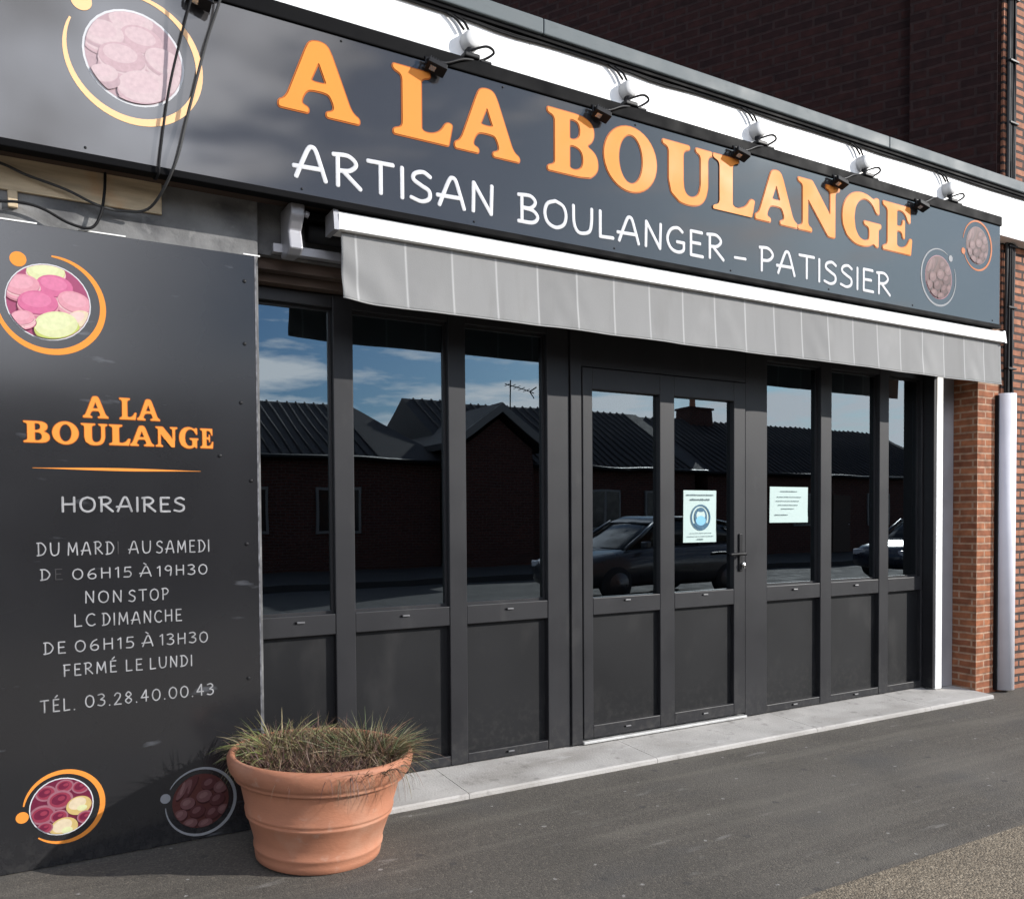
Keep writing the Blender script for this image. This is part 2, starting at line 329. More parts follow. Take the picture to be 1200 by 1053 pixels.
        if parent: o.parent = parent
        return o
def fixn(o):
    bm = bmesh.new(); bm.from_mesh(o.data); bmesh.ops.recalc_face_normals(bm, faces=bm.faces[:]); bm.to_mesh(o.data); bm.free()
    return o
def tag(o, label=None, cat=None, group=None, kind=None):
    if label: o['label'] = label
    if cat: o['category'] = cat
    if group: o['group'] = group
    if kind: o['kind'] = kind
    return o
def thing(name, loc, label, cat, group=None):
    o = bpy.data.objects.new(name, None); COL.objects.link(o); o.location = loc; o.empty_display_size = .2
    return tag(o, label, cat, group)
def kids(o): return [c for c in bpy.data.objects if c.parent == o]
def dup(o, loc, label, parent=None):
    c = o.copy(); COL.objects.link(c)
    if parent: c.parent = parent
    else: c.location = loc; c['label'] = label
    for ch in kids(o): dup(ch, None, None, c)
    return c
def smooth_path(pts, n=8):
    P = [Vector(p) for p in pts]
    if len(P) < 3: return P
    o = []
    for i in range(len(P)-1):
        a = P[i-1] if i else P[0]*2-P[1]; b, c = P[i], P[i+1]; d = P[i+2] if i+2 < len(P) else P[-1]*2-P[-2]
        for k in range(n):
            t = k/n
            o.append(.5*((2*b)+(c-a)*t+(2*a-5*b+4*c-d)*t*t+(3*b-a-3*c+d)*t*t*t))
    return o+[P[-1]]

# ------------------------------------------------------------------ ground
def sheet(name, x0, x1, y0, y1, z, m, n=1):
    b = MB(); b.face([(x0, y0, z), (x1, y0, z), (x1, y1, z), (x0, y1, z)])
    return tag(b.build(name, m), kind='structure')
sheet('ground', -220, 260, -260, 200, -.13, mat('far_ground', (.07, .07, .05), .95, var=.3, scale=.3))
b = MB(); b.box(-30, 40, -1.93, .3, -.125, 0); tag(b.build('pavement', asph_m), kind='structure')
b = MB(); b.box(-30, 40, -6.9, -1.934, -.125, .003); tag(b.build('gravel_path', gravel_m), kind='structure')
b = MB(); b.box(-30, 40, -7.06, -6.904, -.125, .012, .012); tag(b.build('kerb', kerb_m), kind='structure')
sheet('road', -60, 70, -13.2, -7.06, -.12, road_m)
b = MB(); b.box(-30, 40, -17.8, -13.2, -.125, .01); tag(b.build('far_pavement', road_m), kind='structure')

# ------------------------------------------------------------------ bakery building
X0, X1 = -3.0, 6.2
bld = thing('bakery_building', (0, 0, 0), 'single storey bakery building with white fascia, grey coping and brick pillar', 'building')
bld['label'] = 'single storey bakery building with white fascia board, grey coping and red brick pillar'
w = MB()
w.box(X0, .928, -.22, 0.0, 0, 3.40)            # wall behind the opening hours panel and the sign
w.box(.93, X1, -.16, 0.0, 2.52, 3.60)
w.build('wall', concrete_m, bld)
pl = MB(); pl.box(X1, 6.475, -.235, .25, 0, 3.45); pl.build('brick_pillar', brick_m, bld, uv=True)
bw = MB(); bw.box(-.12, .54, -.234, -.219, 2.598, 2.76, .003); bw.box(-.005, .028, -.238, -.219, 2.535, 2.598, .003)
bw.build('bare_board', wood_m, bld)
tb = MB(); tb.box(X0, X1-.01, -.335, -.222, 2.722, 2.765); tb.build('soffit_batten', timber_m, bld)
li = MB(); li.box(.93, X1, -.12, .0, 2.47, 2.52); li.box(.93, X1, -.06, .12, 2.43, 2.468); li.build('lintel', timber_m, bld)
fb = MB()
for k in range(4): fb.box(-3.0+2.62*k, -3.0+2.62*(k+1)-.002, -.345, -.19, 3.40, 3.715, .003)
fb.build('fascia_board', white_m, bld)
cp = MB()
for k in range(4): cp.box(-3.02+2.66*k, -3.02+2.66*(k+1)-.003, -.388, .10, 3.736, 3.812, .006)
cp.build('coping', coping_m, bld)
dl = MB(); dl.box(-3.0, 7.4, -.372, -.20, 3.716, 3.735); dl.build('coping_shadow_strip', black_m, bld)  # black strip standing in for the shadow line under the coping
rf = MB(); rf.box(X0, 6.35, .10, 8.5, 3.60, 3.74); rf.build('roof', mat('roof_felt', (.06, .06, .06), .9), bld)
iw = MB()
iw.box(.80, .93, 0.16, 3.0, 0, 3.0); iw.box(6.2, 6.3, .26, 3.0, 0, 3.0); iw.box(.80, 6.3, 3.0, 3.1, 0, 3.0)
iw.box(.80, 6.3, .16, 3.0, 2.72, 2.8)
iw.box(.75, .93, 0.0, .16, 0, 2.5)
iw.build('interior_walls', interior_m, bld)
fl = MB(); fl.box(.93, 6.2, .10, 3.0, .0, .05); fl.build('interior_floor', ifloor_m, bld)
wp = MB(); wp.box(5.936, 6.012, -.085, -.004, .046, 2.45, .004); wp.build('white_jamb', awn_white, bld)
gp = MB(); gp.box(6.014, 6.197, -.050, .03, .046, 2.45, .003); gp.build('shaded_jamb', grey_metal, bld)  # right half of the white jamb, pillar shadow put into its grey colour

# step
st = MB()
xs = [.93, 1.86, 3.02, 4.30, 5.45, 6.20]
for a, c in zip(xs[:-1], xs[1:]):
    st.prism([(-.375, 0), (.10, 0), (.10, .052), (-.366, .026), (-.375, .018)], a+.0015, c-.0015, 'x')
o = fixn(st.build('doorstep', step_m)); tag(o, 'long low concrete doorstep in front of the black shopfront', 'step')

# ------------------------------------------------------------------ shopfront
sf = thing('shopfront', (3.5, 0, .05), 'anthracite grey shopfront of tall glazed panels with a glazed entrance door', 'shopfront')
zb, zr0, zr1 = .055, .79, .89
fm = MB()
posts = [(1.333, 1.433), (1.947, 2.048), (2.553, 2.700), (4.062, 4.259), (4.773, 4.883), (5.394, 5.498)]
for a, c in posts: fm.box(a, c, 0, .08, zb, 2.425, .004)
fm.box(2.703, 2.777, -.012, .075, zb, 2.425, .004)      # jamb of the door
fm.box(.931, .975, 0, .08, zb, 2.425, .004); fm.box(5.885, 5.955, .005, .08, zb, 2.425, .004); fm.box(5.958, 6.010, -.002, .08, zb, 2.425, .004); fm.box(5.905, 5.934, -.082, .003, zb, 2.425, .003)  # last piece: dark strip put in for shade on the jamb's left side
fm.box(2.779, 4.060, .0, .08, 2.205, 2.425, .004)       # head over the door
wins = [(.975, 1.333), (1.433, 1.947), (2.048, 2.553), (4.259, 4.773), (4.883, 5.394), (5.498, 5.885)]
for a, c in wins: fm.box(a, c, .002, .08, 2.364, 2.424, .003)
fm.build('frame', frame_m, sf)
mat_cap = mat('cap_grey', (.10, .10, .105), .4)
def drain(parent, x, z, y=-.001):
    d = MB(); d.box(x-.020, x+.018, y-.005, y+.004, z-.005, z+.004, .002, 0); d.box(x-.028, x-.019, y-.004, y+.004, z-.004, z+.004, .001, 1)
    d.build('drain_cap', [mat_cap, black_m], parent)
for i, (a, c) in enumerate(wins):
    g = MB()
    g.box(a, c, .003, .08, zr0, zr1, .004); g.box(a, c, .003, .08, zb, .105, .004)
    # glazing beads
    g.box(a, a+.012, .034, .06, zr1, 2.364); g.box(c-.012, c, .034, .06, zr1, 2.364)
    g.box(a+.012, c-.012, .034, .06, zr1, zr1+.014); g.box(a+.012, c-.012, .034, .06, 2.350, 2.364)
    g.box(a, a+.02, .0615, .08, .104, .791); g.box(c-.02, c, .0615, .08, .104, .791)
    wn = g.build('window', frame_m, sf)
    p = MB(); p.box(a+.010, c-.010, .044, .050, zr1+.010, 2.354); p.build('pane', glass_m, wn)
    q = MB(); q.box(a, c, .036, .0605, .105, zr0); q.build('infill_panel', infill_m, wn)
    xm = a+(c-a)*.52
    if i in (0, 1, 2, 3, 4): drain(wn, xm, .858)
    if i in (2, 3, 4): drain(wn, xm, .082)
# door
g = MB(); dy = -.016
g.box(2.782, 2.849, dy, .06, .082, 2.20, .004); g.box(3.343, 3.456, dy, .06, .082, 2.20, .004); g.box(3.947, 4.046, dy, .06, .082, 2.20, .004)
for a, c in ((2.849, 3.343), (3.456, 3.947)):
    g.box(a, c, dy, .06, 2.078, 2.20, .004); g.box(a, c, dy, .06, .79, .888, .004); g.box(a, c, dy, .06, .082, .155, .004)
dr = g.build('door', frame_m, sf)
for a, c in ((2.849, 3.343), (3.456, 3.947)):
    p = MB(); p.box(a, c, .018, .024, .888, 2.078); p.build('pane', glass_m, dr)
    q = MB(); q.box(a, c, .012, .05, .155, .79); q.build('infill_panel', infill_m, dr)
    drain(dr, a+.25, .865, dy-.001); drain(dr, a+.25, .122, dy-.001)
h = MB(); h.box(3.985, 4.015, dy-.010, dy, 1.00, 1.24, .004); h.tube([(4.0, dy-.008, 1.112), (4.0, dy-.055, 1.112)], .010)
h.tube(smooth_path([(4.0, dy-.052, 1.112), (3.98, dy-.058, 1.113), (3.93, dy-.056, 1.113), (3.865, dy-.050, 1.110)]), .010); h.build('handle', dark_metal, dr)
h = MB(); h.lathe([(0, -.018), (.012, -.018), (.014, -.012), (.014, 0)], (4.012, dy-.009, 1.045), 16, (0, 1, 0)); h.box(4.007, 4.017, dy-.03, dy-.018, 1.02, 1.045, .002); h.build('lock', chrome_m, dr)
t = MB(); t.box(2.779, 4.058, -.022, .06, .053, .068, .003); t.build('threshold', mat('worn_aluminium', (.42, .42, .41), .5, var=.15, scale=20), sf)

# notices on the glass
def paper(name, x0, x1, z0, z1, y, label):
    P_ = thing(name, ((x0+x1)/2, y, z0), label, 'notice')
    b = MB(); nx, nz_ = 8, 8; vs = []; fs = []
    for j in range(nz_+1):
        for i in range(nx+1):
            u, v = i/nx, j/nz_; vs.append((x0+(x1-x0)*u+.004*(v-.5), y-.003*(u*(1-u)*4*.4+(1 if (u > .9 and v < .15) else 0)), z0+(z1-z0)*v))
    for j in range(nz_):
        for i in range(nx): k = j*(nx+1)+i; fs.append((k, k+1, k+nx+2, k+nx+1))
    b.mesh(vs, fs, 0, True); b.build('sheet', paper_m, P_)
    return P_
po = paper('door_poster', 3.552, 3.822, 1.190, 1.513, .014, 'white poster with a round blue mask symbol on the entrance door glass')
m_ = MB(); yy = .0095; cx, cz = 3.690, 1.345
m_.arc(cx, yy, cz, .076, .010, .010, 0, 360, mi=0)
for k, (rx, rz, dz, mi) in enumerate([(.052, .060, .002, 0), (.036, .034, .012, 1), (.040, .030, -.020, 2), (.030, .012, .046, 0)]): m_.disc(cx, yy-.0004*(k+1), cz+dz, rx, rz, mi=mi)
m_.arc(cx, yy-.002, cz, .062, .014, .014, 215, 325, mi=0)
m_.build('mask_symbol', [inkblue_m, paper_m, inkpale_m], po)
m_ = MB()
def scribble(m_, x0, x1, z, y, h, r):
    x = x0
    while x < x1-.004:
        w_ = r.uniform(.006, .016); m_.face([(x, y, z), (min(x+w_, x1), y, z), (min(x+w_, x1), y, z+h*r.uniform(.7, 1)), (x, y, z+h*r.uniform(.7, 1))]); x += w_+r.uniform(.001, .005)
    m_.build('print_line', ink_m, po)
for (a, c, z, hh) in ((3.575, 3.795, 1.480, .009), (3.605, 3.765, 1.450, .012), (3.60, 3.78, 1.245, .004), (3.58, 3.80, 1.225, .004), (3.66, 3.71, 1.205, .009)): scribble(MB(), a, c, z, yy, hh, rnd)
po = paper('window_notice', 4.325, 4.690, 1.307, 1.546, .040, 'white landscape notice with a few printed lines on the window right of the door')
m_ = MB(); yy = .0355
for (a, c, z, hh) in ((4.42, 4.58, 1.512, .007), (4.39, 4.62, 1.475, .006), (4.38, 4.60, 1.448, .006), (4.40, 4.59, 1.421, .006), (4.43, 4.55, 1.396, .006), (4.37, 4.49, 1.355, .007)): scribble(MB(), a, c, z, yy, hh, rnd)

# things dimly seen inside
rk = thing('display_rack', (4.55, .8, .05), 'dim metal display rack standing inside behind the window right of the door', 'rack')
for x in (4.40, 4.95):
    for y in (.62, .95): b = MB(); b.tube([(x, y, .05), (x, y, 1.35)], .012); b.build('upright', grey_metal, rk)
shelf_m = mat('green_shelf', (.10, .26, .22), .5)
for z in (.35, .70, 1.02, 1.30): b = MB(); b.box(4.413, 4.937, .62, .95, z, z+.02, .003); b.build('shelf', shelf_m, rk)
ct = thing('shop_counter', (2.6, 2.1, .05), 'dark shop counter dimly visible inside behind the glass', 'counter')
b = MB(); b.box(1.4, 3.8, 1.9, 2.4, .05, 1.0, .01); b.build('body', interior_m, ct)
b = MB(); b.box(1.36, 3.84, 1.86, 2.44, 1.0, 1.04, .008); b.build('worktop', grey_metal, ct)

# ------------------------------------------------------------------ lettering
def chaikin(P, n=2):
    for _ in range(n):
        Q = []
        for i in range(len(P)):
            a, b_ = P[i], P[(i+1) % len(P)]
            Q += [(a[0]*.75+b_[0]*.25, a[1]*.75+b_[1]*.25), (a[0]*.25+b_[0]*.75, a[1]*.25+b_[1]*.75)]
        P = Q
    return P
def ell(cx, cy, rx, ry, n=36, tilt=0):
    return [(cx+rx*math.cos(2*PI*k/n)+tilt*math.sin(2*PI*k/n)*rx, cy+ry*math.sin(2*PI*k/n)) for k in range(n)]
def dense(P):
    """keep long runs straight and soften corners only a little: add points near every corner"""
    Q = []
    for i in range(len(P)):
        a, b_ = P[i], P[(i+1) % len(P)]; d = math.hypot(b_[0]-a[0], b_[1]-a[1]); Q.append(a)
        if d > .22:
            e = .07/d; Q += [(a[0]+(b_[0]-a[0])*e, a[1]+(b_[1]-a[1])*e), (b_[0]-(b_[0]-a[0])*e, b_[1]-(b_[1]-a[1])*e)]
    return Q
GL = {
 'A': [[(0, .09), (0, 0), (.36, 0), (.36, .075), (.285, .10), (.275, .16), (.33, .29), (.40, .325), (.58, .325), (.63, .29), (.68, .15), (.65, .09), (.58, .07), (.58, 0), (1, 0), (1, .08), (.93, .12), (.88, .20), (.655, .86), (.60, .98), (.50, 1.01), (.38, .98), (.33, .86), (.11, .20), (.06, .12)],
       [(.385, .44), (.585, .44), (.49, .72)]],
 'L': [[(0, 1), (0, .925), (.12, .885), (.15, .82), (.15, .17), (.12, .11), (0, .075), (0, 0), (.93, 0), (1, .33), (.89, .34), (.80, .20), (.68, .13), (.54, .115), (.465, .15), (.465, .84), (.50, .895), (.62, .925), (.62, 1)]],
 'B': [[(0, 1), (0, .925), (.11, .89), (.14, .83), (.14, .16), (.11, .11), (0, .075), (0, 0), (.62, 0), (.86, .03), (1, .16), (1, .34), (.92, .46), (.76, .53), (.88, .61), (.93, .74), (.89, .90), (.74, .98), (.55, 1)],
       [(.43, .90), (.43, .58), (.53, .58), (.62, .64), (.645, .75), (.61, .87), (.52, .90)], [(.43, .48), (.43, .11), (.55, .09), (.67, .15), (.705, .28), (.67, .42), (.56, .48)]],
 'O': [ell(.5, .5, .5, .545), ell(.5, .5, .225, .41)],
 'U': [[(0, 1), (0, .93), (.09, .9), (.12, .84), (.12, .34), (.17, .12), (.34, -.02), (.54, -.045), (.74, .0), (.86, .13), (.91, .34), (.91, .84), (.94, .905), (1, .93), (1, 1), (.66, 1), (.66, .93), (.73, .90), (.76, .84), (.76, .36), (.72, .18), (.60, .10), (.49, .12), (.425, .21), (.41, .36), (.41, .84), (.45, .905), (.54, .93), (.54, 1)]],
 'N': [[(0, 1), (0, .93), (.08, .9), (.11, .85), (.11, .15), (.08, .095), (0, .07), (0, 0), (.33, 0), (.33, .07), (.26, .1), (.235, .16), (.235, .62), (.72, -.02), (.89, -.02), (.89, .85), (.92, .905), (1, .93), (1, 1), (.66, 1), (.66, .93), (.73, .9), (.765, .85), (.765, .42), (.34, 1)]],
 'G': [[(.95, .68), (.87, .68), (.79, .83), (.67, .92), (.55, .935), (.42, .87), (.335, .72), (.305, .5), (.335, .28), (.42, .13), (.54, .075), (.65, .10), (.685, .16), (.685, .33), (.65, .385), (.55, .41), (.55, .485), (1, .485), (1, .41), (.945, .385), (.93, .33), (.93, 0), (.86, 0), (.80, .06), (.68, -.015), (.5, -.045), (.3, -.015), (.12, .11), (.02, .31), (0, .5), (.03, .7), (.12, .87), (.28, 1), (.48, 1.045), (.66, 1.02), (.8, .95), (.86, 1.0), (.94, 1.0)]],
 'E': [[(0, 1), (0, .925), (.12, .885), (.155, .82), (.155, .17), (.12, .11), (0, .075), (0, 0), (.96, 0), (1, .34), (.91, .34), (.83, .2), (.71, .125), (.56, .11), (.475, .15), (.475, .455), (.59, .455), (.65, .41), (.67, .32), (.745, .32), (.745, .70), (.67, .70), (.65, .60), (.59, .555), (.475, .555), (.475, .88), (.56, .895), (.69, .875), (.79, .8), (.85, .67), (.94, .67), (.93, 1)]],
}
def glyph_obj(name, items, y, mat_, parent, off=0.0, ext=.0010):
    """items: (char, x0, x1, z0, z1); one mesh of all letters of a line"""
    cu = bpy.data.curves.new(name, 'CURVE'); cu.dimensions = '2D'; cu.fill_mode = 'BOTH'; cu.extrude = ext; cu.offset = off
    for ch, xa, xb, za, zb_ in items:
        for ol in GL[ch]:
            pts = ol if ch == 'O' else chaikin(dense(ol), 2)
            sp = cu.splines.new('POLY'); sp.points.add(len(pts)-1); sp.use_cyclic_u = True
            for p, (u, v) in zip(sp.points, pts): p.co = (xa+u*(xb-xa), za+v*(zb_-za), 0, 1)
    tmp = bpy.data.objects.new('tmp_curve', cu); COL.objects.link(tmp)
    dg = bpy.context.evaluated_depsgraph_get(); me = bpy.data.meshes.new_from_object(tmp.evaluated_get(dg))
    bpy.data.objects.remove(tmp); bpy.data.curves.remove(cu)
    root = parent
    while root.parent: root = root.parent
    for v in me.vertices: v.co = Vector((v.co.x, y-v.co.z, v.co.y))-root.location
    me.flip_normals() if False else None
    me.materials.clear(); me.materials.append(mat_); me.name = name
    o = bpy.data.objects.new(name, me); COL.objects.link(o); o.parent = parent
    return fixn(o)
SF = {  # (advance, strokes)
 'A': (.80, [[(.0, 0), (.17, .5), (.33, .92), (.43, 1), (.53, .92), (.66, .5), (.80, 0)], [(-.06, .32), (.72, .35)]]),
 'B': (.66, [[(.1, 0), (.1, 1)], [(-.02, .97), (.4, 1), (.58, .80), (.42, .56), (.12, .52)], [(.12, .52), (.5, .47), (.66, .25), (.48, .03), (-.02, .0)]]),
 'C': (.66, [[(.66, .88), (.45, 1), (.15, .88), (.0, .5), (.15, .12), (.45, 0), (.68, .12)]]),
 'D': (.70, [[(.1, 0), (.1, 1)], [(-.02, 1), (.4, .97), (.70, .55), (.5, .12), (.1, .0), (-.02, 0)]]),
 'E': (.58, [[(.06, 0), (.06, 1)], [(.06, 1), (.56, 1)], [(.06, .52), (.48, .53)], [(.06, 0), (.60, 0)]]),
 'F': (.56, [[(.06, 0), (.06, 1)], [(-.02, 1), (.58, 1)], [(.06, .52), (.48, .53)]]),
 'G': (.72, [[(.66, .86), (.45, 1), (.15, .88), (.0, .5), (.15, .12), (.45, 0), (.70, .12), (.72, .42)], [(.74, .42), (.42, .42)]]),
 'H': (.70, [[(.04, 0), (.04, 1)], [(.66, 0), (.66, 1)], [(.04, .5), (.66, .52)]]),
 'I': (.06, [[(.03, 0), (.03, 1)]]),
 'L': (.54, [[(.05, 1), (.05, .0)], [(.05, .0), (.56, .03)]]),
 'M': (.90, [[(.04, 0), (.1, 1)], [(.1, 1), (.45, .25)], [(.45, .25), (.8, 1)], [(.8, 1), (.88, 0)]]),
 'N': (.70, [[(.04, 0), (.06, 1)], [(.06, 1), (.64, 0)], [(.64, 0), (.67, 1)]]),
 'O': (.78, [[(.39, 1), (.1, .85), (.0, .5), (.1, .15), (.39, 0), (.68, .15), (.78, .5), (.68, .85), (.39, 1)]]),
 'P': (.60, [[(.08, 0), (.08, 1)], [(-.02, .98), (.38, 1), (.60, .76), (.42, .5), (.08, .44)]]),
 'R': (.70, [[(.08, 0), (.08, 1)], [(-.04, .97), (.38, 1), (.60, .78), (.42, .54), (.08, .48)], [(.22, .5), (.72, 0)]]),
 'S': (.60, [[(.58, .88), (.36, 1), (.10, .9), (.06, .70), (.30, .54), (.54, .40), (.54, .14), (.30, 0), (-.02, .08)]]),
 'T': (.70, [[(-.02, .98), (.72, 1)], [(.35, 1), (.35, 0)]]),
 'U': (.74, [[(.02, 1), (.04, .35), (.18, .03), (.42, 0), (.64, .14), (.71, .5), (.72, 1)]]),
 '0': (.72, [[(.36, 1), (.1, .85), (.0, .5), (.1, .15), (.36, 0), (.62, .15), (.72, .5), (.62, .85), (.36, 1)]]),
 '1': (.26, [[(.0, .84), (.22, 1)], [(.22, 1), (.22, 0)]]),
 '2': (.60, [[(.02, .8), (.2, 1), (.5, .92), (.52, .66), (.3, .35), (.0, .02)], [(.0, .02), (.62, .02)]]),
 '3': (.58, [[(.0, .95), (.35, 1), (.54, .78), (.22, .54)], [(.22, .54), (.54, .42), (.56, .16), (.3, 0), (-.02, .08)]]),
 '4': (.66, [[(.44, 1), (.0, .34)], [(.0, .34), (.66, .34)], [(.46, 1), (.46, 0)]]),
 '5': (.58, [[(.54, 1), (.1, 1)], [(.1, 1), (.06, .56)], [(.06, .56), (.38, .6), (.56, .34), (.42, .05), (.0, .04)]]),
 '6': (.62, [[(.5, .98), (.2, .8), (.02, .4), (.12, .08), (.36, 0), (.58, .14), (.56, .42), (.3, .5), (.06, .34)]]),
 '8': (.60, [[(.3, .53), (.06, .75), (.3, 1), (.54, .76), (.3, .53), (.02, .25), (.3, 0), (.58, .26), (.3, .53)]]),
 '9': (.60, [[(.56, .66), (.3, .5), (.04, .68), (.2, .98), (.46, .95), (.57, .7), (.5, 0)]]),
 '.': (.10, [[(.04, .0), (.06, .03)]]), '-': (.5, [[(0, .3), (.5, .32)]]), ' ': (.42, []),
}
ACC = {'É': ('E', [(.22, 1.16), (.42, 1.34)]), 'À': ('A', [(.26, 1.34), (.44, 1.18)])}
def stroke_line(mb, text, x0, x1, z, cap, y, r, mi=0, gap=.26, ghost=(), flat=.12, jit=0):
    """hand-drawn capitals as soft flat strokes stretched to fill x0..x1"""
    adv = []; x = 0
    for ch in text:
        k = ACC[ch][0] if ch in ACC else ch
        adv.append(x); x += SF[k][0]+gap
    tot = x-gap; sx = (x1-x0)/tot
    for i, ch in enumerate(text):
        k = ACC[ch][0] if ch in ACC else ch
        st_ = list(SF[k][1])
        if ch in ACC: st_ = st_+[ACC[ch][1]]
        dz = rnd.uniform(-jit, jit)
        for s_ in st_:
            pts = [Vector((x0+(adv[i]+p[0])*sx, 0, z+dz+p[1]*cap)) for p in s_]
            pts = smooth_path(pts, 6)
            d0 = (pts[0]-pts[1]).normalized(); d1 = (pts[-1]-pts[-2]).normalized()
            path = [pts[0]+d0*r*.75]+[pts[0]+d0*r*.4]+pts+[pts[-1]+d1*r*.4]+[pts[-1]+d1*r*.75]
            rad = [r*.45, r*.85]+[r]*len(pts)+[r*.85, r*.45]
            i0 = len(mb.v); mb.tube(path, rad, 8, 1 if i in ghost else mi)
            for q in range(i0, len(mb.v)):
                p = mb.v[q]; mb.v[q] = (p[0], y+p[1]*flat, p[2])
    return mb

def printed_blobs(mb, cx, cz, r, y, blobs, n0):
    """small flat shapes of a printed picture, clipped to the round print"""
    for k, (u, v, a, c, rot, mi) in enumerate(blobs):
        pts = []
        for q in range(28):
            t_ = 2*PI*q/28; px = a*math.cos(t_); pz = c*math.sin(t_)
            X_ = u+px*math.cos(rot)-pz*math.sin(rot); Z_ = v+px*math.sin(rot)+pz*math.cos(rot)
            l_ = math.hypot(X_, Z_)
            if l_ > .985: X_, Z_ = X_*.985/l_, Z_*.985/l_
            pts.append((cx+r*X_, y-.00010*(k+1+n0), cz+r*Z_))
        mb.face(pts, mi)
def cmat(name, c, rough=.4): return mat(name, c, rough, var=.07, scale=70, detail=3, spec=.15)
pinkA = cmat('print_pink', (0.446, 0.115, 0.216)); pinkB = cmat('print_rose', (0.490, 0.230, 0.274)); pinkC = cmat('print_pale_pink', (0.533, 0.360, 0.360))
limeA = cmat('print_lime', (0.374, 0.418, 0.115)); limeB = cmat('print_pale_lime', (0.490, 0.504, 0.288)); creamA = cmat('print_cream', (0.518, 0.432, 0.302))
deepred = cmat('print_berry', (0.115, 0.014, 0.036)); midred = cmat('print_red', (0.216, 0.032, 0.058)); rosegrey = cmat('print_mauve', (0.245, 0.101, 0.130))
chocA = cmat('print_dusk_mauve', (.115, .055, .056)); chocB = cmat('print_dusk_red', (.065, .023, .024)); choc = cmat('print_chocolate', (0.072, 0.025, 0.022)); chocl = cmat('print_cocoa', (0.173, 0.072, 0.061)); ochre = cmat('print_custard', (0.446, 0.331, 0.130))
PM = [pinkA, pinkB, pinkC, limeA, limeB, creamA, deepred, midred, rosegrey, choc, chocl, ochre, ghost_m, cream_m, chocA, chocB, cmat('print_glare_rose', (.42, .30, .32)), cmat('print_glare_pink', (.47, .37, .38)), cmat('print_glare_mauve', (.37, .27, .29)),
      cmat('print_dark_pink', (.26, .06, .12)), cmat('print_dusty_pink', (.34, .15, .18)), cmat('print_olive', (.24, .25, .07)), cmat('print_shell', (.54, .40, .37)), cmat('print_lit_pink', (.49, .15, .255)), cmat('print_lit_rose', (.52, .265, .31)), cmat('print_lit_lime', (.42, .46, .15)), cmat('print_lit_pale_lime', (.52, .54, .32)), cmat('print_lit_glare', (.47, .36, .375)), cmat('print_dark_cocoa', (.035, .012, .012)), cmat('print_milk_cocoa', (.155, .085, .082))]
def macarons(mb, cx, cz, r, y, glare=False):  # second palette is paler, with the sky glare put into its colours
    mb.disc(cx, y, cz, r, mi=18 if glare else 19)
    L_ = []
    DK = {0: 19, 1: 20, 2: 1, 3: 21, 4: 3, 5: 21, 16: 18, 17: 16, 18: 18}; LT = {0: 23, 1: 24, 2: 22, 3: 25, 4: 26, 5: 22, 16: 27, 17: 27, 18: 16}
    def mac(u, v, a, rot, top, frill, bot):
        c, d = math.sin(rot), math.cos(rot)
        def put(h, sa, sb, m_, du=0): L_.append((u-h*c+du, v+h*d, a*sa, a*sb, rot, m_))
        put(-.26*a*1.5, 1.02, .62, 6 if not glare else 18); put(-.24*a*1.5, .98, .58, DK[bot]); put(-.20*a*1.5, .94, .52, bot)
        put(-.06*a*1.5, 1.0, .60, DK[frill]); put(-.03*a*1.5, .99, .58, frill)
        put(.055*a*1.5, .965, .64, DK[top]); put(.085*a*1.5, .955, .62, top, .0); put(.17*a*1.5, .70, .40, LT[top], -.03)
    P = (16, 17, 18, 17, 16) if glare else (0, 1, 2, 4, 3)
    mac(-.05, .78, .48, .05, P[3], P[2], P[4]); mac(.15, .40, .46, -.1, P[0], P[1], P[0])
    mac(-.62, .34, .44, .1, P[1], P[2], P[1]); mac(.62, .02, .44, -.25, P[1], P[2], P[1]); mac(-.25, -.10, .50, .05, P[0], P[1], P[0])
    mac(.72, -.42, .34, .5, 5 if not glare else 17, P[2], 5 if not glare else 18); mac(.18, -.66, .56, .2, P[3], P[4], P[4]); mac(-.62, -.52, .3, .2, P[1], P[2], P[2])
    printed_blobs(mb, cx, cz, r, y, L_, 0)
def berries(mb, cx, cz, r, y):
    mb.disc(cx, y, cz, r, mi=6); L_ = []; q = random.Random(3)
    for (u, v, a, tp) in ((-.5, .55, .34, 0), (.1, .72, .30, 0), (.62, .62, .30, 0), (-.05, .25, .42, 0), (-.62, -.2, .42, 0), (-.1, -.35, .3, 0), (.55, -.05, .42, 1), (.05, -.78, .46, 1), (.75, -.5, .28, 0), (-.55, -.68, .26, 0)):
        if tp: L_ += [(u, v, a, a*.8, .2, 11), (u-.05, v+.08, a*.7, a*.5, .3, 5), (u+.1, v-.1, a*.4, a*.25, .1, 4)]
        else: L_ += [(u, v, a, a*.82, .1, 8), (u, v, a*.82, a*.64, .1, 7), (u-.03, v+.02, a*.6, a*.42, .3, 6), (u+.04, v+.05, a*.28, a*.18, .2, 7)]
    printed_blobs(mb, cx, cz, r, y, L_, 0)
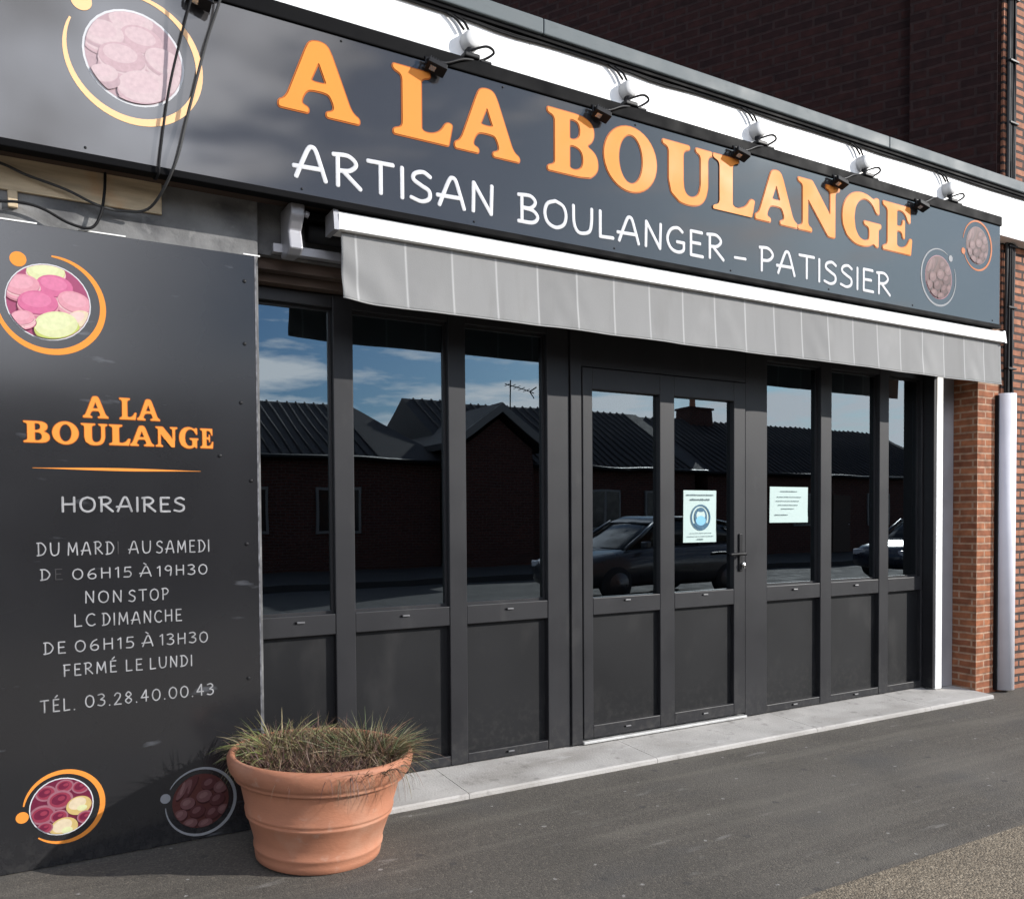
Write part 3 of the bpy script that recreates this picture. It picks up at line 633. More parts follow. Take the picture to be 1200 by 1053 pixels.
def chocolates(mb, cx, cz, r, y):
    mb.disc(cx, y, cz, r, mi=9); L_ = []; q = random.Random(11)
    for (u, v, a, c, rot) in ((-.62, .52, .46, .13, .95), (-.36, .56, .50, .12, 1.0), (.30, .62, .30, .26, .2), (.72, .42, .28, .24, .3), (.12, .16, .30, .25, .1), (.58, -.02, .30, .25, .2), (-.48, -.02, .28, .24, .1), (-.74, -.42, .26, .22, .3), (-.14, -.36, .30, .25, .2), (.40, -.50, .30, .25, .3), (.80, -.44, .22, .20, .2), (-.40, -.78, .28, .20, .1), (.14, -.86, .28, .18, .1)):
        k = 14 if q.random() < .55 else 15
        L_.append((u+.02, v-.05, a, c, rot, 28)); L_.append((u, v, a*.94, c*.92, rot, k)); L_.append((u-.03, v+.04, a*.55, c*.40, rot+.3, 29 if k == 14 else 14))
    printed_blobs(mb, cx, cz, r, y, L_, 0)

# ------------------------------------------------------------------ main sign
SY = -.41
sg = thing('storefront_sign', (3.0, SY, 2.715), 'long dark grey storefront sign board with orange and white lettering above the awning', 'sign')
b = MB(); b.box(-.30, 6.168, SY, SY+.02, 2.722, 3.422, .001); b.build('board', sign_m, sg)
b = MB(); b.box(-.31, 6.178, SY+.021, SY+.07, 2.700, 3.42); b.box(-.31, 6.178, SY-.010, SY+.10, 3.4235, 3.492, .006)
b.box(-.31, 6.178, SY-.006, SY+.03, 2.692, 2.7205, .004); b.build('frame', black_m, sg)
T = [('A', .975, 1.328), ('L', 1.486, 1.779), ('A', 1.790, 2.139), ('B', 2.300, 2.605), ('O', 2.642, 2.990), ('U', 3.030, 3.387), ('L', 3.392, 3.716), ('A', 3.718, 4.069), ('N', 4.072, 4.443), ('G', 4.465, 4.840), ('E', 4.856, 5.156)]
items = [(c, a, d, 3.064, 3.372) for c, a, d in T]
for wd in (items[:1], items[1:3], items[3:]):
    tl = glyph_obj('title_lettering', wd, SY-.004, orange_m, sg, off=-.001, ext=.0012)
    glyph_obj('outline', wd, SY-.0015, orange2_m, tl, off=.005, ext=.0008)
def sub_word(*a):
    b = MB(); stroke_line(b, *a, jit=.003); b.build('subtitle_lettering', cream_m, sg)
sub_word('ARTISAN', 1.045, 1.990, 2.788, .133, SY-.001, .0105)
sub_word('BOULANGER', 2.135, 3.470, 2.788, .130, SY-.001, .0100)
sub_word('-', 3.560, 3.645, 2.780, .13, SY-.001, .0090)
sub_word('PATISSIER', 3.760, 4.930, 2.778, .133, SY-.001, .0100)
def ring(mb, cx, cz, r, y, w, a0, a1, dot, dr, mi, rings=True):
    mb.arc(cx, y, cz, r, w*.25, w, a0, a1, mi=mi)
    mb.disc(cx+r*1.03*math.cos(R(dot)), y-.0004, cz+r*1.03*math.sin(R(dot)), dr, mi=mi)
b = MB(); cx, cz = .425, 3.115
ring(b, cx, cz, .238, SY-.0015, .028, 156, 462, 137, .036, 0); b.build('logo_ring', [mat('glare_orange', (.80, .46, .22), .45, var=.04)], sg)  # ring colour paled for the glare on this end of the sign
b = MB(); b.disc(cx, SY-.0008, cz, .180, mi=13); macarons(b, cx, cz, .172, SY-.0012, True); b.build('logo_picture', PM, sg)
b = MB(); ring(b, 5.890, 3.243, .170, SY-.0015, .016, 205, 530, 200, .022, 0); b.build('logo_ring', orange2_m, sg)
b = MB(); b.disc(5.890, SY-.0008, 3.243, .132, mi=14); chocolates(b, 5.890, 3.243, .128, SY-.0012); b.build('logo_picture', PM, sg)
b = MB(); ring(b, 5.450, 2.963, .190, SY-.0015, .014, 60, 385, 48, .022, 0); b.build('logo_ring', lgrey_m, sg)
b = MB(); b.disc(5.450, SY-.0008, 2.963, .148, mi=8); chocolates(b, 5.450, 2.963, .143, SY-.0012); b.build('logo_picture', PM, sg)
def screw(par, x, y, z, r=.006): b = MB(); b.lathe([(0, -.003), (r*.7, -.003), (r, -.001), (r, .001)], (x, y, z), 10, (0, 1, 0)); b.build('screw', dark_metal, par)
for k in range(8):
    screw(sg, .25+k*.82 if k < 7 else 6.08, SY-.001, 2.742, .005)
    if k < 7: screw(sg, .45+k*.8, SY-.001, 3.405, .005)

# ------------------------------------------------------------------ opening hours panel
PY = -.250
pn = thing('opening_hours_panel', (.38, PY, 0), 'tall dark grey wall panel with orange name and white opening hours', 'sign')
b = MB(); b.box(-.16, .905, PY, PY+.006, .004, 2.478, .001); b.build('board', panel_m, pn)
b = MB(); y_ = PY-.0012
b.box(.906, .912, PY-.001, PY+.03, .004, 2.478); b.build('edge_strip', mat('worn_edge', (.10, .10, .11), .5, var=.75, scale=30), pn)
bead_m = mat('silicone', (.72, .72, .70), .5, var=.05)
for (xa, xb, dz) in ((-.15, .09, .002), (.23, .40, .001), (.86, .93, .002)):
    b = MB(); b.box(xa, xb, PY-.002, PY+.012, 2.479, 2.4835+dz*.5); b.build('silicone_bead', bead_m, pn)
GT = [('A', .234, .325), ('L', .365, .428), ('A', .430, .516)]
GT = [(c, a, d, 1.752, 1.838) for c, a, d in GT]
ws = [('B', .030, .116), ('O', .124, .222), ('U', .230, .330), ('L', .334, .414), ('A', .412, .510), ('N', .516, .598), ('G', .552+.054, .660), ('E', .668, .722)]
GB = [('B', .030, .118), ('O', .126, .218), ('U', .226, .320), ('L', .326, .404), ('A', .402, .492), ('N', .498, .582), ('G', .588, .664), ('E', .672, .724)]
for wd in (GT[:1], GT[1:], [(c, a, d, 1.648, 1.730) for c, a, d in GB]):
    nl = glyph_obj('name_lettering', wd, PY-.003, orange_m, pn, off=-.0008, ext=.0008)
    glyph_obj('outline', wd, PY-.0012, orange2_m, nl, off=.0018, ext=.0006)
b = MB(); n = 24; vs = []; fs = []
for k in range(n+1):
    t_ = k/n; x = .058+.615*t_; hh = .0007+.0052*math.sin(PI*t_)**1.5
    vs += [(x, y_, 1.5515-hh), (x, y_, 1.5515+hh)]
for k in range(n): fs.append((2*k, 2*k+2, 2*k+3, 2*k+1))
b.mesh(vs, fs); b.build('divider_line', orange_m, pn)
b = MB(); stroke_line(b, 'HORAIRES', .155, .605, 1.384, .056, y_, .0046, gap=.30, jit=.001); b.build('heading_lettering', [wornwhite_m, ghost_m], pn)
r_ = .0027
def words(parts, cap, z0, z1, xa, xb):
    for (tx, u, v, gh) in parts:
        m = (u+v)/2; z = z0+(z1-z0)*(m-xa)/(xb-xa); b = MB(); stroke_line(b, tx, u, v, z, cap, y_, r_, gap=.40, ghost=gh, jit=.0012); b.build('hours_lettering', [wornwhite_m, ghost_m], pn)
words([('DU', .068, .142, ()), ('MARDI', .172, .352, (4,)), ('AU', .392, .472, ()), ('SAMEDI', .495, .700, ())], .048, 1.215, 1.215, .06, .7)
words([('DE', .078, .150, (1,)), ('06H15', .188, .398, ()), ('À', .432, .472, ()), ('19H30', .496, .690, ())], .040, 1.119, 1.121, .07, .69)
words([('NON', .230, .360, ()), ('STOP', .388, .536, ())], .045, 1.024, 1.021, .23, .54)
words([('LC', .190, .262, ()), ('DIMANCHE', .290, .586, ())], .047, .933, .930, .18, .58)
words([('DE', .084, .156, ()), ('06H15', .192, .402, ()), ('À', .436, .474, ()), ('13H30', .502, .688, ())], .043, .834, .836, .08, .69)
words([('FERMÉ', .150, .336, ()), ('LE', .372, .432, ()), ('LUNDI', .462, .624, ())], .044, .742, .741, .14, .62)
words([('TÉL.', .068, .186, ()), ('03.28.40.00.43', .224, .708, ())], .046, .607, .613, .06, .71)
b = MB(); ring(b, .130, 2.182, .183, y_, .024, 168, 448, 124, .028, 0); b.build('logo_ring', orange_m, pn)
b = MB(); b.disc(.124, PY-.0006, 2.188, .146, mi=13); macarons(b, .124, 2.188, .142, PY-.001); b.build('logo_picture', PM, pn)
b = MB(); ring(b, .140, .230, .138, y_, .020, -130, 170, 187, .022, 0); b.build('logo_ring', orange_m, pn)
b = MB(); b.disc(.134, PY-.0006, .233, .112, mi=13); berries(b, .134, .233, .108, PY-.001); b.build('logo_picture', PM, pn)
b = MB(); ring(b, .652, .163, .140, y_, .013, -178, 150, 166, .020, 0); b.build('logo_ring', lgrey_m, pn)
b = MB(); b.disc(.652, PY-.0006, .166, .114, mi=9); chocolates(b, .652, .166, .112, PY-.001); b.build('logo_picture', PM, pn)
b = MB()
for (x, z) in ((.863, 2.366), (.841, 1.848), (.750, 1.619), (.879, 1.516), (.857, 1.244), (.856, .664), (.86, 2.10), (.866, .30), (-.10, 2.36), (-.1, 1.2)): screw(pn, x, PY-.001, z, .008)

# ------------------------------------------------------------------ awning
aw = thing('awning', (3.75, -.2, 2.3), 'retracted shop awning with white front bar and hanging pale grey striped valance', 'awning')
VX0, VX1, VY, VZ0, VZ1 = 1.252, 6.250, -.372, 2.302, 2.604
val_m = mat('awning_fabric', (.205, .205, .202), .85, var=.06, scale=3, bump=.15, bscale=300)
over(val_m, (.16, .158, .15), .55, .75, 9, (1.5, 1, .25), amount=.35); over(val_m, (.27, .27, .265), .55, .75, 4, (1, 1, .8), amount=.4, seed=3)
n_ = val_m.node_tree.nodes; l_ = val_m.node_tree.links; bb, src = base_node(val_m)
tcx = n_.new('ShaderNodeTexCoord'); sx_ = n_.new('ShaderNodeSeparateXYZ'); l_.new(tcx.outputs['UV'], sx_.inputs[0])
fr_ = n_.new('ShaderNodeMath'); fr_.operation = 'FRACT'; l_.new(sx_.outputs[0], fr_.inputs[0])
cr_ = n_.new('ShaderNodeValToRGB'); e = cr_.color_ramp.elements
e[0].position = 0; e[0].color = (1, 1, 1, 1); e[1].position = .035; e[1].color = (0, 0, 0, 1)
e2 = e.new(.965); e2.color = (0, 0, 0, 1); e3 = e.new(1.0); e3.color = (1, 1, 1, 1)
l_.new(fr_.outputs[0], cr_.inputs[0])
mx_ = n_.new('ShaderNodeMix'); mx_.data_type = 'RGBA'; mx_.inputs[7].default_value = (.36, .36, .355, 1)
fl_ = n_.new('ShaderNodeMath'); fl_.operation = 'FLOOR'; l_.new(sx_.outputs[0], fl_.inputs[0])
wn_ = n_.new('ShaderNodeTexWhiteNoise'); wn_.noise_dimensions = '1D'; l_.new(fl_.outputs[0], wn_.inputs['W'])
mr_ = n_.new('ShaderNodeMapRange'); mr_.inputs[3].default_value = .92; mr_.inputs[4].default_value = 1.06; l_.new(wn_.outputs[0], mr_.inputs[0])
mu_ = n_.new('ShaderNodeMix'); mu_.data_type = 'RGBA'; mu_.blend_type = 'MULTIPLY'; mu_.inputs[0].default_value = 1
l_.new(src, mu_.inputs[6]); l_.new(mr_.outputs[0], mu_.inputs[7])
l_.new(cr_.outputs[0], mx_.inputs[0]); l_.new(mu_.outputs[2], mx_.inputs[6]); l_.new(mx_.outputs[2], bb.inputs['Base Color'])
nx, nz_ = 420, 20; vs = []; fs = []
WR = [(1.42, .10, .006), (2.45, .12, .004), (3.60, .09, .003), (4.30, .11, .004), (5.35, .12, .004), (5.95, .12, .004)]
SEAM = .236
for j in range(nz_+1):
    v = j/nz_
    for i in range(nx+1):
        u = i/nx; x = VX0+(VX1-VX0)*u; d = 1-v
        ph = (x-VX0)/SEAM*2*PI
        wr = sum(a_*math.exp(-((x-xc)/wd)**2)*math.sin((x-xc)*38+v*7+xc) for xc, wd, a_ in WR)
        y = VY + d*(.003*math.sin(ph*.5+.7*math.sin(x*3))+.003*math.sin(x*2.3+1.2)+.0012*math.sin(ph)) - .010*d*d + wr*d*(.3+v)
        ed = max(0, 1-(x-VX0)/.22)
        y += -.020*d*ed*math.sin(d*9+ed*6)*.6
        z = VZ0+(VZ1-VZ0)*v + d*(.0018*math.sin(x*3.1)+.001*math.sin(x*11)) + .012*d*ed*ed - .018*d*math.sin(PI*u)**2*.0
        vs.append((x, y, z))
for j in range(nz_):
    for i in range(nx): k = j*(nx+1)+i; fs.append((k, k+1, k+nx+2, k+nx+1))
b = MB(); b.mesh(vs, fs, 0, True); vo = b.build('valance', val_m, aw)
ul = vo.data.uv_layers.new(name='UVMap')
for lp in vo.data.loops:
    co = vo.data.vertices[lp.vertex_index].co; ul.data[lp.index].uv = ((co.x+3.75-VX0)/SEAM-.30+.12*(co.z-.15), co.z)
sm = vo.modifiers.new('solid', 'SOLIDIFY'); sm.thickness = .0015
hem = MB(); hem.tube([Vector(vs[i])+Vector((0, -.0008, .001)) for i in range(0, nx+1, 2)], .0030, 6); hem.build('hem', mat('hem_tape', (.30, .30, .295), .8), vo)
b = MB(); b.prism([(-.400, 2.606), (-.395, 2.604), (-.30, 2.604), (-.285, 2.62), (-.285, 2.672), (-.30, 2.684), (-.388, 2.684), (-.400, 2.668)], 1.235, 6.252, 'x'); fixn(b.build('front_bar', awn_white, aw))
for xa in (1.212, 6.2525):
    b = MB(); b.prism([(-.404, 2.600), (-.280, 2.600), (-.280, 2.690), (-.392, 2.690)], xa, xa+.0225, 'x'); fixn(b.build('bar_end_cap', grey_metal, aw))
b = MB(); b.box(1.0, 6.15, -.205, -.165, 2.525, 2.565, .003); b.build('torsion_bar', grey_metal, aw)
b = MB(); b.tube([(1.15, -.215, 2.625), (6.09, -.215, 2.625)], .040, 20); b.build('shaded_fabric_roll', dark_metal, aw)  # rolled grey fabric, coloured dark for the shade it lies in
b = MB(); b.box(1.12, 6.09, -.275, -.165, 2.668, 2.698, .004); b.build('added_hood', black_m, aw)  # black cover added above the roll to keep it dark
for xa in (1.9, 5.55):
    b = MB(); b.box(xa, xa+.045, -.30, -.16, 2.52, 2.60, .006); b.tube([(xa+.02, -.275, 2.60), (xa+.9 if xa < 3 else xa-.9, -.285, 2.605)], .02, 10); b.build('folding_arm', dark_metal, aw)
def bracket(x):
    b = MB(); b.prism([(-.175, 2.505), (-.285, 2.495), (-.325, 2.520), (-.300, 2.600), (-.350, 2.655), (-.350, 2.705), (-.300, 2.712), (-.175, 2.712)], x, x+.060, 'x')
    bo = b.build('bracket', grey_metal, aw); fixn(bo)
    md = bo.modifiers.new('bev', 'BEVEL'); md.width = .008; md.segments = 2
    e_ = MB(); e_.tube([(x+.0615, -.32, 2.675), (x+.085, -.325, 2.665)], .014, 12); e_.build('crank_eye', grey_metal, bo)
bracket(1.040)
bracket(6.10)

# ------------------------------------------------------------------ floodlights and junction boxes
names = ['right of the round picture', 'over the first letter L', 'over the letter B', 'over the second letter L', 'over the letter N', 'over the last letter E']
def make_light(x, label):
    y, z = -.452, 3.385
    t_ = thing('floodlight', (x, y, z), label, 'floodlight', 'floodlights along the top of the sign')
    # housing tilted to wash the board below
    ax = Vector((.060, 0, 0)); nrm = Vector((-.25, -.30, -.90)).normalized(); upv = nrm.cross(Vector((1, 0, 0))).normalized(); ax = upv.cross(nrm).normalized()*.046
    b = MB(); b.obox(Vector((x, y, z)), ax, upv*.028, nrm*.014, .12)
    for k in range(-3, 4): b.obox(Vector((x, y, z))+ax*(k*.26)-nrm*.018, ax*.05, upv*.025, nrm*.007)
    hs = b.build('housing', dark_metal, t_)
    b = MB(); b.obox(Vector((x, y, z))+nrm*.0145-ax*.35, ax*.30, upv*.013, nrm*.002); b.build('lens', chrome_m, hs)
    b = MB()
    for s_ in (-1, 1): b.tube(smooth_path([(x+s_*.050, y, z), (x+s_*.049, y+.005, z+.02), (x+s_*.04, -.435, 3.425)], 4), .005, 6)
    b.tube(smooth_path([(x-.05, -.435, 3.425), (x+.05, -.435, 3.425), (x+.15, -.43, 3.47), (x+.25, -.40, 3.500)], 5), .007, 6); b.build('yoke', dark_metal, t_)
    return t_
LX = [.66, 1.68, 2.60, 3.57, 4.40, 5.20]
l0 = make_light(LX[0], 'small black floodlight on the sign top edge, right of the round picture')
for x, nm in zip(LX[1:], names[1:]): dup(l0, (x, -.452, 3.385), 'small black floodlight on the sign top edge, '+nm)
def make_jb(x, label):
    y, z = -.345, 3.60
    t_ = thing('junction_box', (x, y, z), label, 'junction box', 'round junction boxes on the white fascia')
    b = MB(); b.lathe([(0, -.058), (.034, -.058), (.042, -.050), (.046, -.02), (.046, .0)], (x, y, z), 28, (0, 1, 0)); b.build('box', mat_jb, t_)
    b = MB()
    b.tube(smooth_path([(x-.02, y-.03, z-.045), (x-.035, y-.05, z-.07), (x+.05, y-.085, z-.04), (x+.10, y-.07, z-.05), (x+.05, y-.045, z-.085), (x-.01, y-.05, z-.10), (x-.02, y-.06, 3.49)], 6), .006, 6)
    for s_ in (-1, 1): b.tube(smooth_path([(x-.10+s_*.022, -.358, 3.706), (x-.055+s_*.02, -.366, 3.685), (x-.02+s_*.014, -.370, z+.044)], 5), .006, 6)
    b.build('cable', cable_m, t_)
    b = MB(); b.box(x-.06, x+.02, y-.085, y-.02, 3.4925, 3.515, .006); b.tube([(x-.02, y-.05, 3.50), (x-.02, y-.05, 3.55)], .013, 10); b.box(x+.03, x+.09, y-.07, y-.02, 3.4925, 3.505, .004); b.build('clamp', dark_metal, t_)
    return t_
mat_jb = mat('grey_plastic', (.55, .55, .54), .5, var=.04)
JX = [1.90, 2.835, 3.785, 4.725, 5.62]
jn = ['above the first A of LA', 'above the letter O', 'above the third letter A', 'above the letter G', 'farthest right, beyond the title']
j0 = make_jb(JX[0], 'round grey junction box on the white fascia, '+jn[0])
for x, nm in zip(JX[1:], jn[1:]): dup(j0, (x, -.345, 3.60), 'round grey junction box on the white fascia, '+nm)
# supply wire under the coping, sagging between the boxes
b = MB(); pts = []
xx = [-1.0, .95]+JX+[7.3]
for a, c in zip(xx[:-1], xx[1:]):
    for k in range(8):
        u = k/8; pts.append((a-.08+(c-a)*u, -.356, 3.708-.012*math.sin(PI*min(1, u*1.6))**2*(1 if a < 3 else .4)))
b.tube(pts, .006, 6); b.tube([(p[0], p[1]-.002, p[2]+.003+.35*(3.708-p[2])) for p in pts], .005, 6)
tag(b.build('supply_cable', cable_m), 'pair of black cables running under the grey coping along the white fascia', 'cable')

def wire(name, pts, r, label, m=cable_m):
    b = MB(); b.tube(smooth_path(pts, 8), r, 8); return tag(b.build(name, m), label, 'cable')
wire('hanging_cable', [(.66, -.52, 3.72), (.655, -.50, 3.50), (.60, -.46, 3.27), (.545, -.43, 3.02), (.508, -.43, 2.76), (.504, -.427, 2.70), (.50, -.38, 2.685), (.498, -.34, 2.70)], .0048, 'thin black cable hanging straight across the round picture on the sign')
wire('looped_cable', [(.76, -.56, 3.72), (.74, -.52, 3.44), (.68, -.47, 3.22), (.61, -.44, 2.93), (.56, -.44, 2.73), (.49, -.30, 2.60), (.39, -.262, 2.578), (.30, -.262, 2.585), (.19, -.262, 2.625), (.06, -.262, 2.655), (-.06, -.262, 2.69), (-.4, -.262, 2.74)], .0055, 'grey cable drooping below the sign across the bare board', greycable_m)
wire('loose_cable', [(.33, -.25, 2.72), (.325, -.262, 2.64), (.31, -.264, 2.55), (.275, -.264, 2.492), (.20, -.264, 2.497), (.11, -.264, 2.537), (.03, -.264, 2.548), (-.08, -.264, 2.535), (-.3, -.262, 2.53)], .0055, 'short black cable looping over the concrete above the opening hours panel')

# ------------------------------------------------------------------ plant pot
PC = Vector((1.035, -.640, 0))
PT = Matrix.Translation(PC) @ Matrix.Rotation(R(2.6), 4, Vector((.28, .96, 0)).normalized()) @ Matrix.Translation(-PC)
def lean(b): b.v = [tuple(PT @ Vector(p)) for p in b.v]; return b
pt = thing('terracotta_pot', PC, 'large round terracotta pot with rolled rim standing on the pavement', 'plant pot')
prof = [(0, 0), (.235, 0), (.246, .008), (.250, .030), (.249, .046), (.255, .052), (.256, .062), (.252, .068), (.259, .10), (.281, .170), (.289, .178), (.2905, .186), (.286, .190), (.293, .196), (.2945, .205), (.291, .212), (.316, .312), (.320, .318), (.328, .321), (.336, .325), (.339, .331), (.338, .337), (.346, .343), (.356, .356), (.364, .382), (.367, .404), (.361, .419), (.350, .424), (.340, .418), (.333, .402), (.324, .372), (.322, .34)]
b = MB(); b.lathe(prof, PC, 96); lean(b).build('pot', terra_m, pt)
b = MB(); b.lathe([(0, .385), (.12, .392), (.24, .384), (.326, .365)], PC, 40); lean(b).build('soil', soil_m, pt)

def leaf_mat(name, cols, trans=.3):
    m = bpy.data.materials.new(name); m.use_nodes = True; n = m.node_tree.nodes; l = m.node_tree.links; b = n['Principled BSDF']
    g = n.new('ShaderNodeNewGeometry'); c = n.new('ShaderNodeValToRGB')
    while len(c.color_ramp.elements) < len(cols): c.color_ramp.elements.new(.5)
    for i, k in enumerate(cols): c.color_ramp.elements[i].position = i/(len(cols)-1); c.color_ramp.elements[i].color = (*k, 1)
    l.new(g.outputs['Random Per Island'], c.inputs[0]); l.new(c.outputs[0], b.inputs['Base Color']); b.inputs['Roughness'].default_value = .6
    b.inputs['Transmission Weight'].default_value = 0
    return m
grassA = leaf_mat('grass_yellow', [(.10, .08, .028), (.17, .145, .048), (.26, .22, .10), (.11, .11, .035), (.34, .29, .17), (.085, .06, .03), (.11, .14, .035), (.075, .10, .03), (.20, .21, .07)])
grassB = leaf_mat('grass_olive', [(.07, .075, .03), (.12, .12, .045), (.16, .085, .05), (.09, .105, .045), (.21, .165, .09), (.15, .06, .035), (.07, .10, .035), (.10, .13, .05)])
heathM = leaf_mat('heather_brown', [(.055, .028, .028), (.10, .05, .045), (.15, .085, .05), (.07, .045, .03), (.19, .12, .07), (.10, .10, .045)])
def blade(mb, p, d, L_, w, droop, seg=4):
    p = Vector(p); d = Vector(d).normalized(); vs = []; side = d.cross(Vector((rnd.uniform(-1, 1), rnd.uniform(-1, 1), .3))).normalized()
    for i in range(seg+1):
        t_ = i/seg; ww = w*(1-t_)**.7*.5+.0002
        vs += [p-side*ww, p+side*ww]
        d = (d+Vector((0, 0, -droop/seg))).normalized(); p = p+d*(L_/seg)
    mb.mesh(vs, [(2*i, 2*i+1, 2*i+3, 2*i+2) for i in range(seg)], 0, True)
def tuft(mb, c, R_, n, Lr, w, out, droop, zb=.385):
    for _ in range(n):
        a = rnd.uniform(0, 2*PI); rr = R_*math.sqrt(rnd.random()); p = (c[0]+rr*math.cos(a), c[1]+rr*math.sin(a), zb+rnd.uniform(0, .02))
        k = out*(.25+rr/R_); d = (math.cos(a)*k+rnd.gauss(0, .22), math.sin(a)*k+rnd.gauss(0, .22), 1)
        blade(mb, p, d, rnd.uniform(*Lr), w*rnd.uniform(.7, 1.3), droop*rnd.uniform(.4, 1.5))
def plant(name, label, mt, fn):
    b = MB(); fn(b); o = lean(b).build(name, mt); return tag(o, label, 'plant')
cv = (PC.x, PC.y)
rd = Vector((.865, -.5, 0)); fd = Vector((.28, .96, 0))      # picture right and picture depth on the ground
def at(u, v): q = PC+rd*u+fd*v; return (q.x, q.y)
def fA(b):
    tuft(b, at(-.17, .05), .14, 460, (.10, .205), .0065, 1.2, 1.5)
    tuft(b, at(-.22, .02), .08, 120, (.10, .19), .0065, 1.3, 1.7)
    tuft(b, at(-.04, .08), .10, 170, (.09, .17), .006, 1.0, 1.2)
plant('ornamental_grass', 'yellowish green grass tuft on the left side of the terracotta pot', grassA, fA)
def fB(b):
    tuft(b, at(.20, .05), .11, 560, (.10, .215), .0034, 1.1, .8)
    tuft(b, at(.10, .08), .10, 240, (.08, .16), .0035, .8, .7)
    tuft(b, at(.27, -.02), .06, 170, (.10, .22), .0032, 1.2, 1.3)
plant('fine_grass', 'finer olive and reddish grass tuft on the right side of the terracotta pot', grassB, fB)
def fC(b):
    for _ in range(7500):
        u = rnd.uniform(-.32, .32); v = rnd.uniform(-.32, .30)
        if u*u+v*v > .315**2: continue
        q = at(u, v); hgt = .075*(1-abs(u)/.9)*(1 if v > -.2 else .6)
        blade(b, (q[0], q[1], .375), (rnd.gauss(0, .7), rnd.gauss(-.15, .7), 1), rnd.uniform(.04, .075+hgt), .0040, rnd.uniform(0, 1.4), 3)
    for _ in range(130):
        a = rnd.uniform(-.25, .30); v = -math.sqrt(max(0, .335**2-a*a)); q = at(a, v+.01)
        if a > .02 or rnd.random() < .3:
            dd = Vector((q[0]-PC.x, q[1]-PC.y, 0)).normalized()
            blade(b, (q[0], q[1], .405), dd*1.0+Vector((rnd.gauss(0, .4), rnd.gauss(0, .4), .6)), rnd.uniform(.06, .16), .0028, rnd.uniform(2.4, 4.2), 6)
plant('heather', 'low dried brown heather filling the front of the terracotta pot', heathM, fC)

# ------------------------------------------------------------------ neighbouring brick house, cable guard
K = Vector((6.475, -.225, 0)); dv = Vector((-.474, .880, 0)).normalized()
nb = thing('brick_house', (9, 2, 0), 'tall red brick house, shaded side coloured darker, rising behind and right of the bakery', 'house')
nrm = Vector((-dv.y, dv.x, 0))       # outward on the slanted side (towards the street, left)
b = MB(); far = K+dv*10
z0, z1 = 3.50, 9.0
Q = [K, K+dv*10, Vector((14, 8.6, 0)), Vector((14, -.225, 0))]
up_ = Vector((0, 0, 1))
b.face([K+up_*z0, Q[1]+up_*z0, Q[1]+up_*z1, K+up_*z1][::-1]); b.face([Q[1]+up_*z0, Q[2]+up_*z0, Q[2]+up_*z1, Q[1]+up_*z1][::-1]); b.face([Q[2], Q[3], Q[3]+up_*z1, Q[2]+up_*z1][::-1])
b.face([q+up_*z1 for q in Q][::-1])
b.face([K+up_*z0, Q[1]+up_*z0, Q[2]+up_*z0, Q[3]+up_*z0])
o = fixn(b.build('side_wall', brick_shade_m, nb, uv=True))
# pier at the corner, a little proud of the side wall
b = MB(); c0 = K+nrm*.0; p0 = K+dv*.002+nrm*.001; p1 = K+dv*.55
if nrm.dot(Vector((-1, -1, 0))) < 0: nrm = -nrm
A_, B_, C_, D_ = K+dv*.02+nrm*.05, K+dv*.62+nrm*.05, K+dv*.62-nrm*.02, K+dv*.02-nrm*.02
for f in ([A_, B_], [B_, C_], [C_, D_], [D_, A_]): b.face([f[0]+up_*3.5, f[1]+up_*3.5, f[1]+up_*9.0, f[0]+up_*9.0])
b.face([q+up_*9.0 for q in (A_, B_, C_, D_)]); fixn(b.build('corner_pier', brick_shade_m, nb, uv=True))
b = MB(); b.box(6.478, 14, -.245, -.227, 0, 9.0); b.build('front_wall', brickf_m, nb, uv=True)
b = MB(); b.box(9.4, 10.6, -.262, -.246, 1.0, 2.4); wf = b.build('window', whitep_m, nb); b = MB(); b.box(9.46, 10.54, -.268, -.263, 1.06, 2.34); b.build('pane', carg_m, wf)
b = MB(); b.prism([(6.3, 9.0), (14.2, 9.0), (10.2, 11.4)], -.5, 9, 'y'); fixn(b.build('roof', tile_m, nb))

gd = thing('cable_guard', (6.53, -.29, 0), 'pale rounded cable guard fixed to the brick wall right of the shopfront', 'cable guard')
b = MB(); pts = []
for k in range(21):
    q = PI*k/20; pts.append((6.520-.084*math.cos(q), -.247-.082*math.sin(q)))
b.prism(pts, .02, 2.265, 'z'); o = fixn(b.build('cover', guard_m, gd))
for p in o.data.polygons: p.use_smooth = len(p.vertices) == 4 and abs(p.normal.y) < .999 and p.area > .001
b = MB(); b.box(6.418, 6.434, -.262, -.236, .02, 2.25, .002); b.box(6.606, 6.620, -.262, -.246, .02, 2.25, .002); b.build('flange', dark_metal, gd)
cb = thing('cable_bundle', (6.53, -.28, 2.2), 'bundle of dark cables climbing the brick corner above the pale guard', 'cables')
for k in range(7):
    x = 6.520+.013*k; r = .008+.005*(k % 3 == 0); pts = []
    for j in range(30):
        z = 2.2+j*.24; pts.append((x+.016*math.sin(z*(1.3+.2*k)+k), -.262-.008*math.sin(k*1.7)-.006*math.sin(z*2+k*2), z))
    b = MB(); b.tube(smooth_path(pts, 3), r, 7); b.build('cable', cable_m if k % 3 else greycable_m, cb)
for j in range(14):
    z = 2.45+j*.46; b = MB(); b.box(6.505, 6.615, -.287, -.247, z, z+.016, .003); b.build('clip', dark_metal, cb)

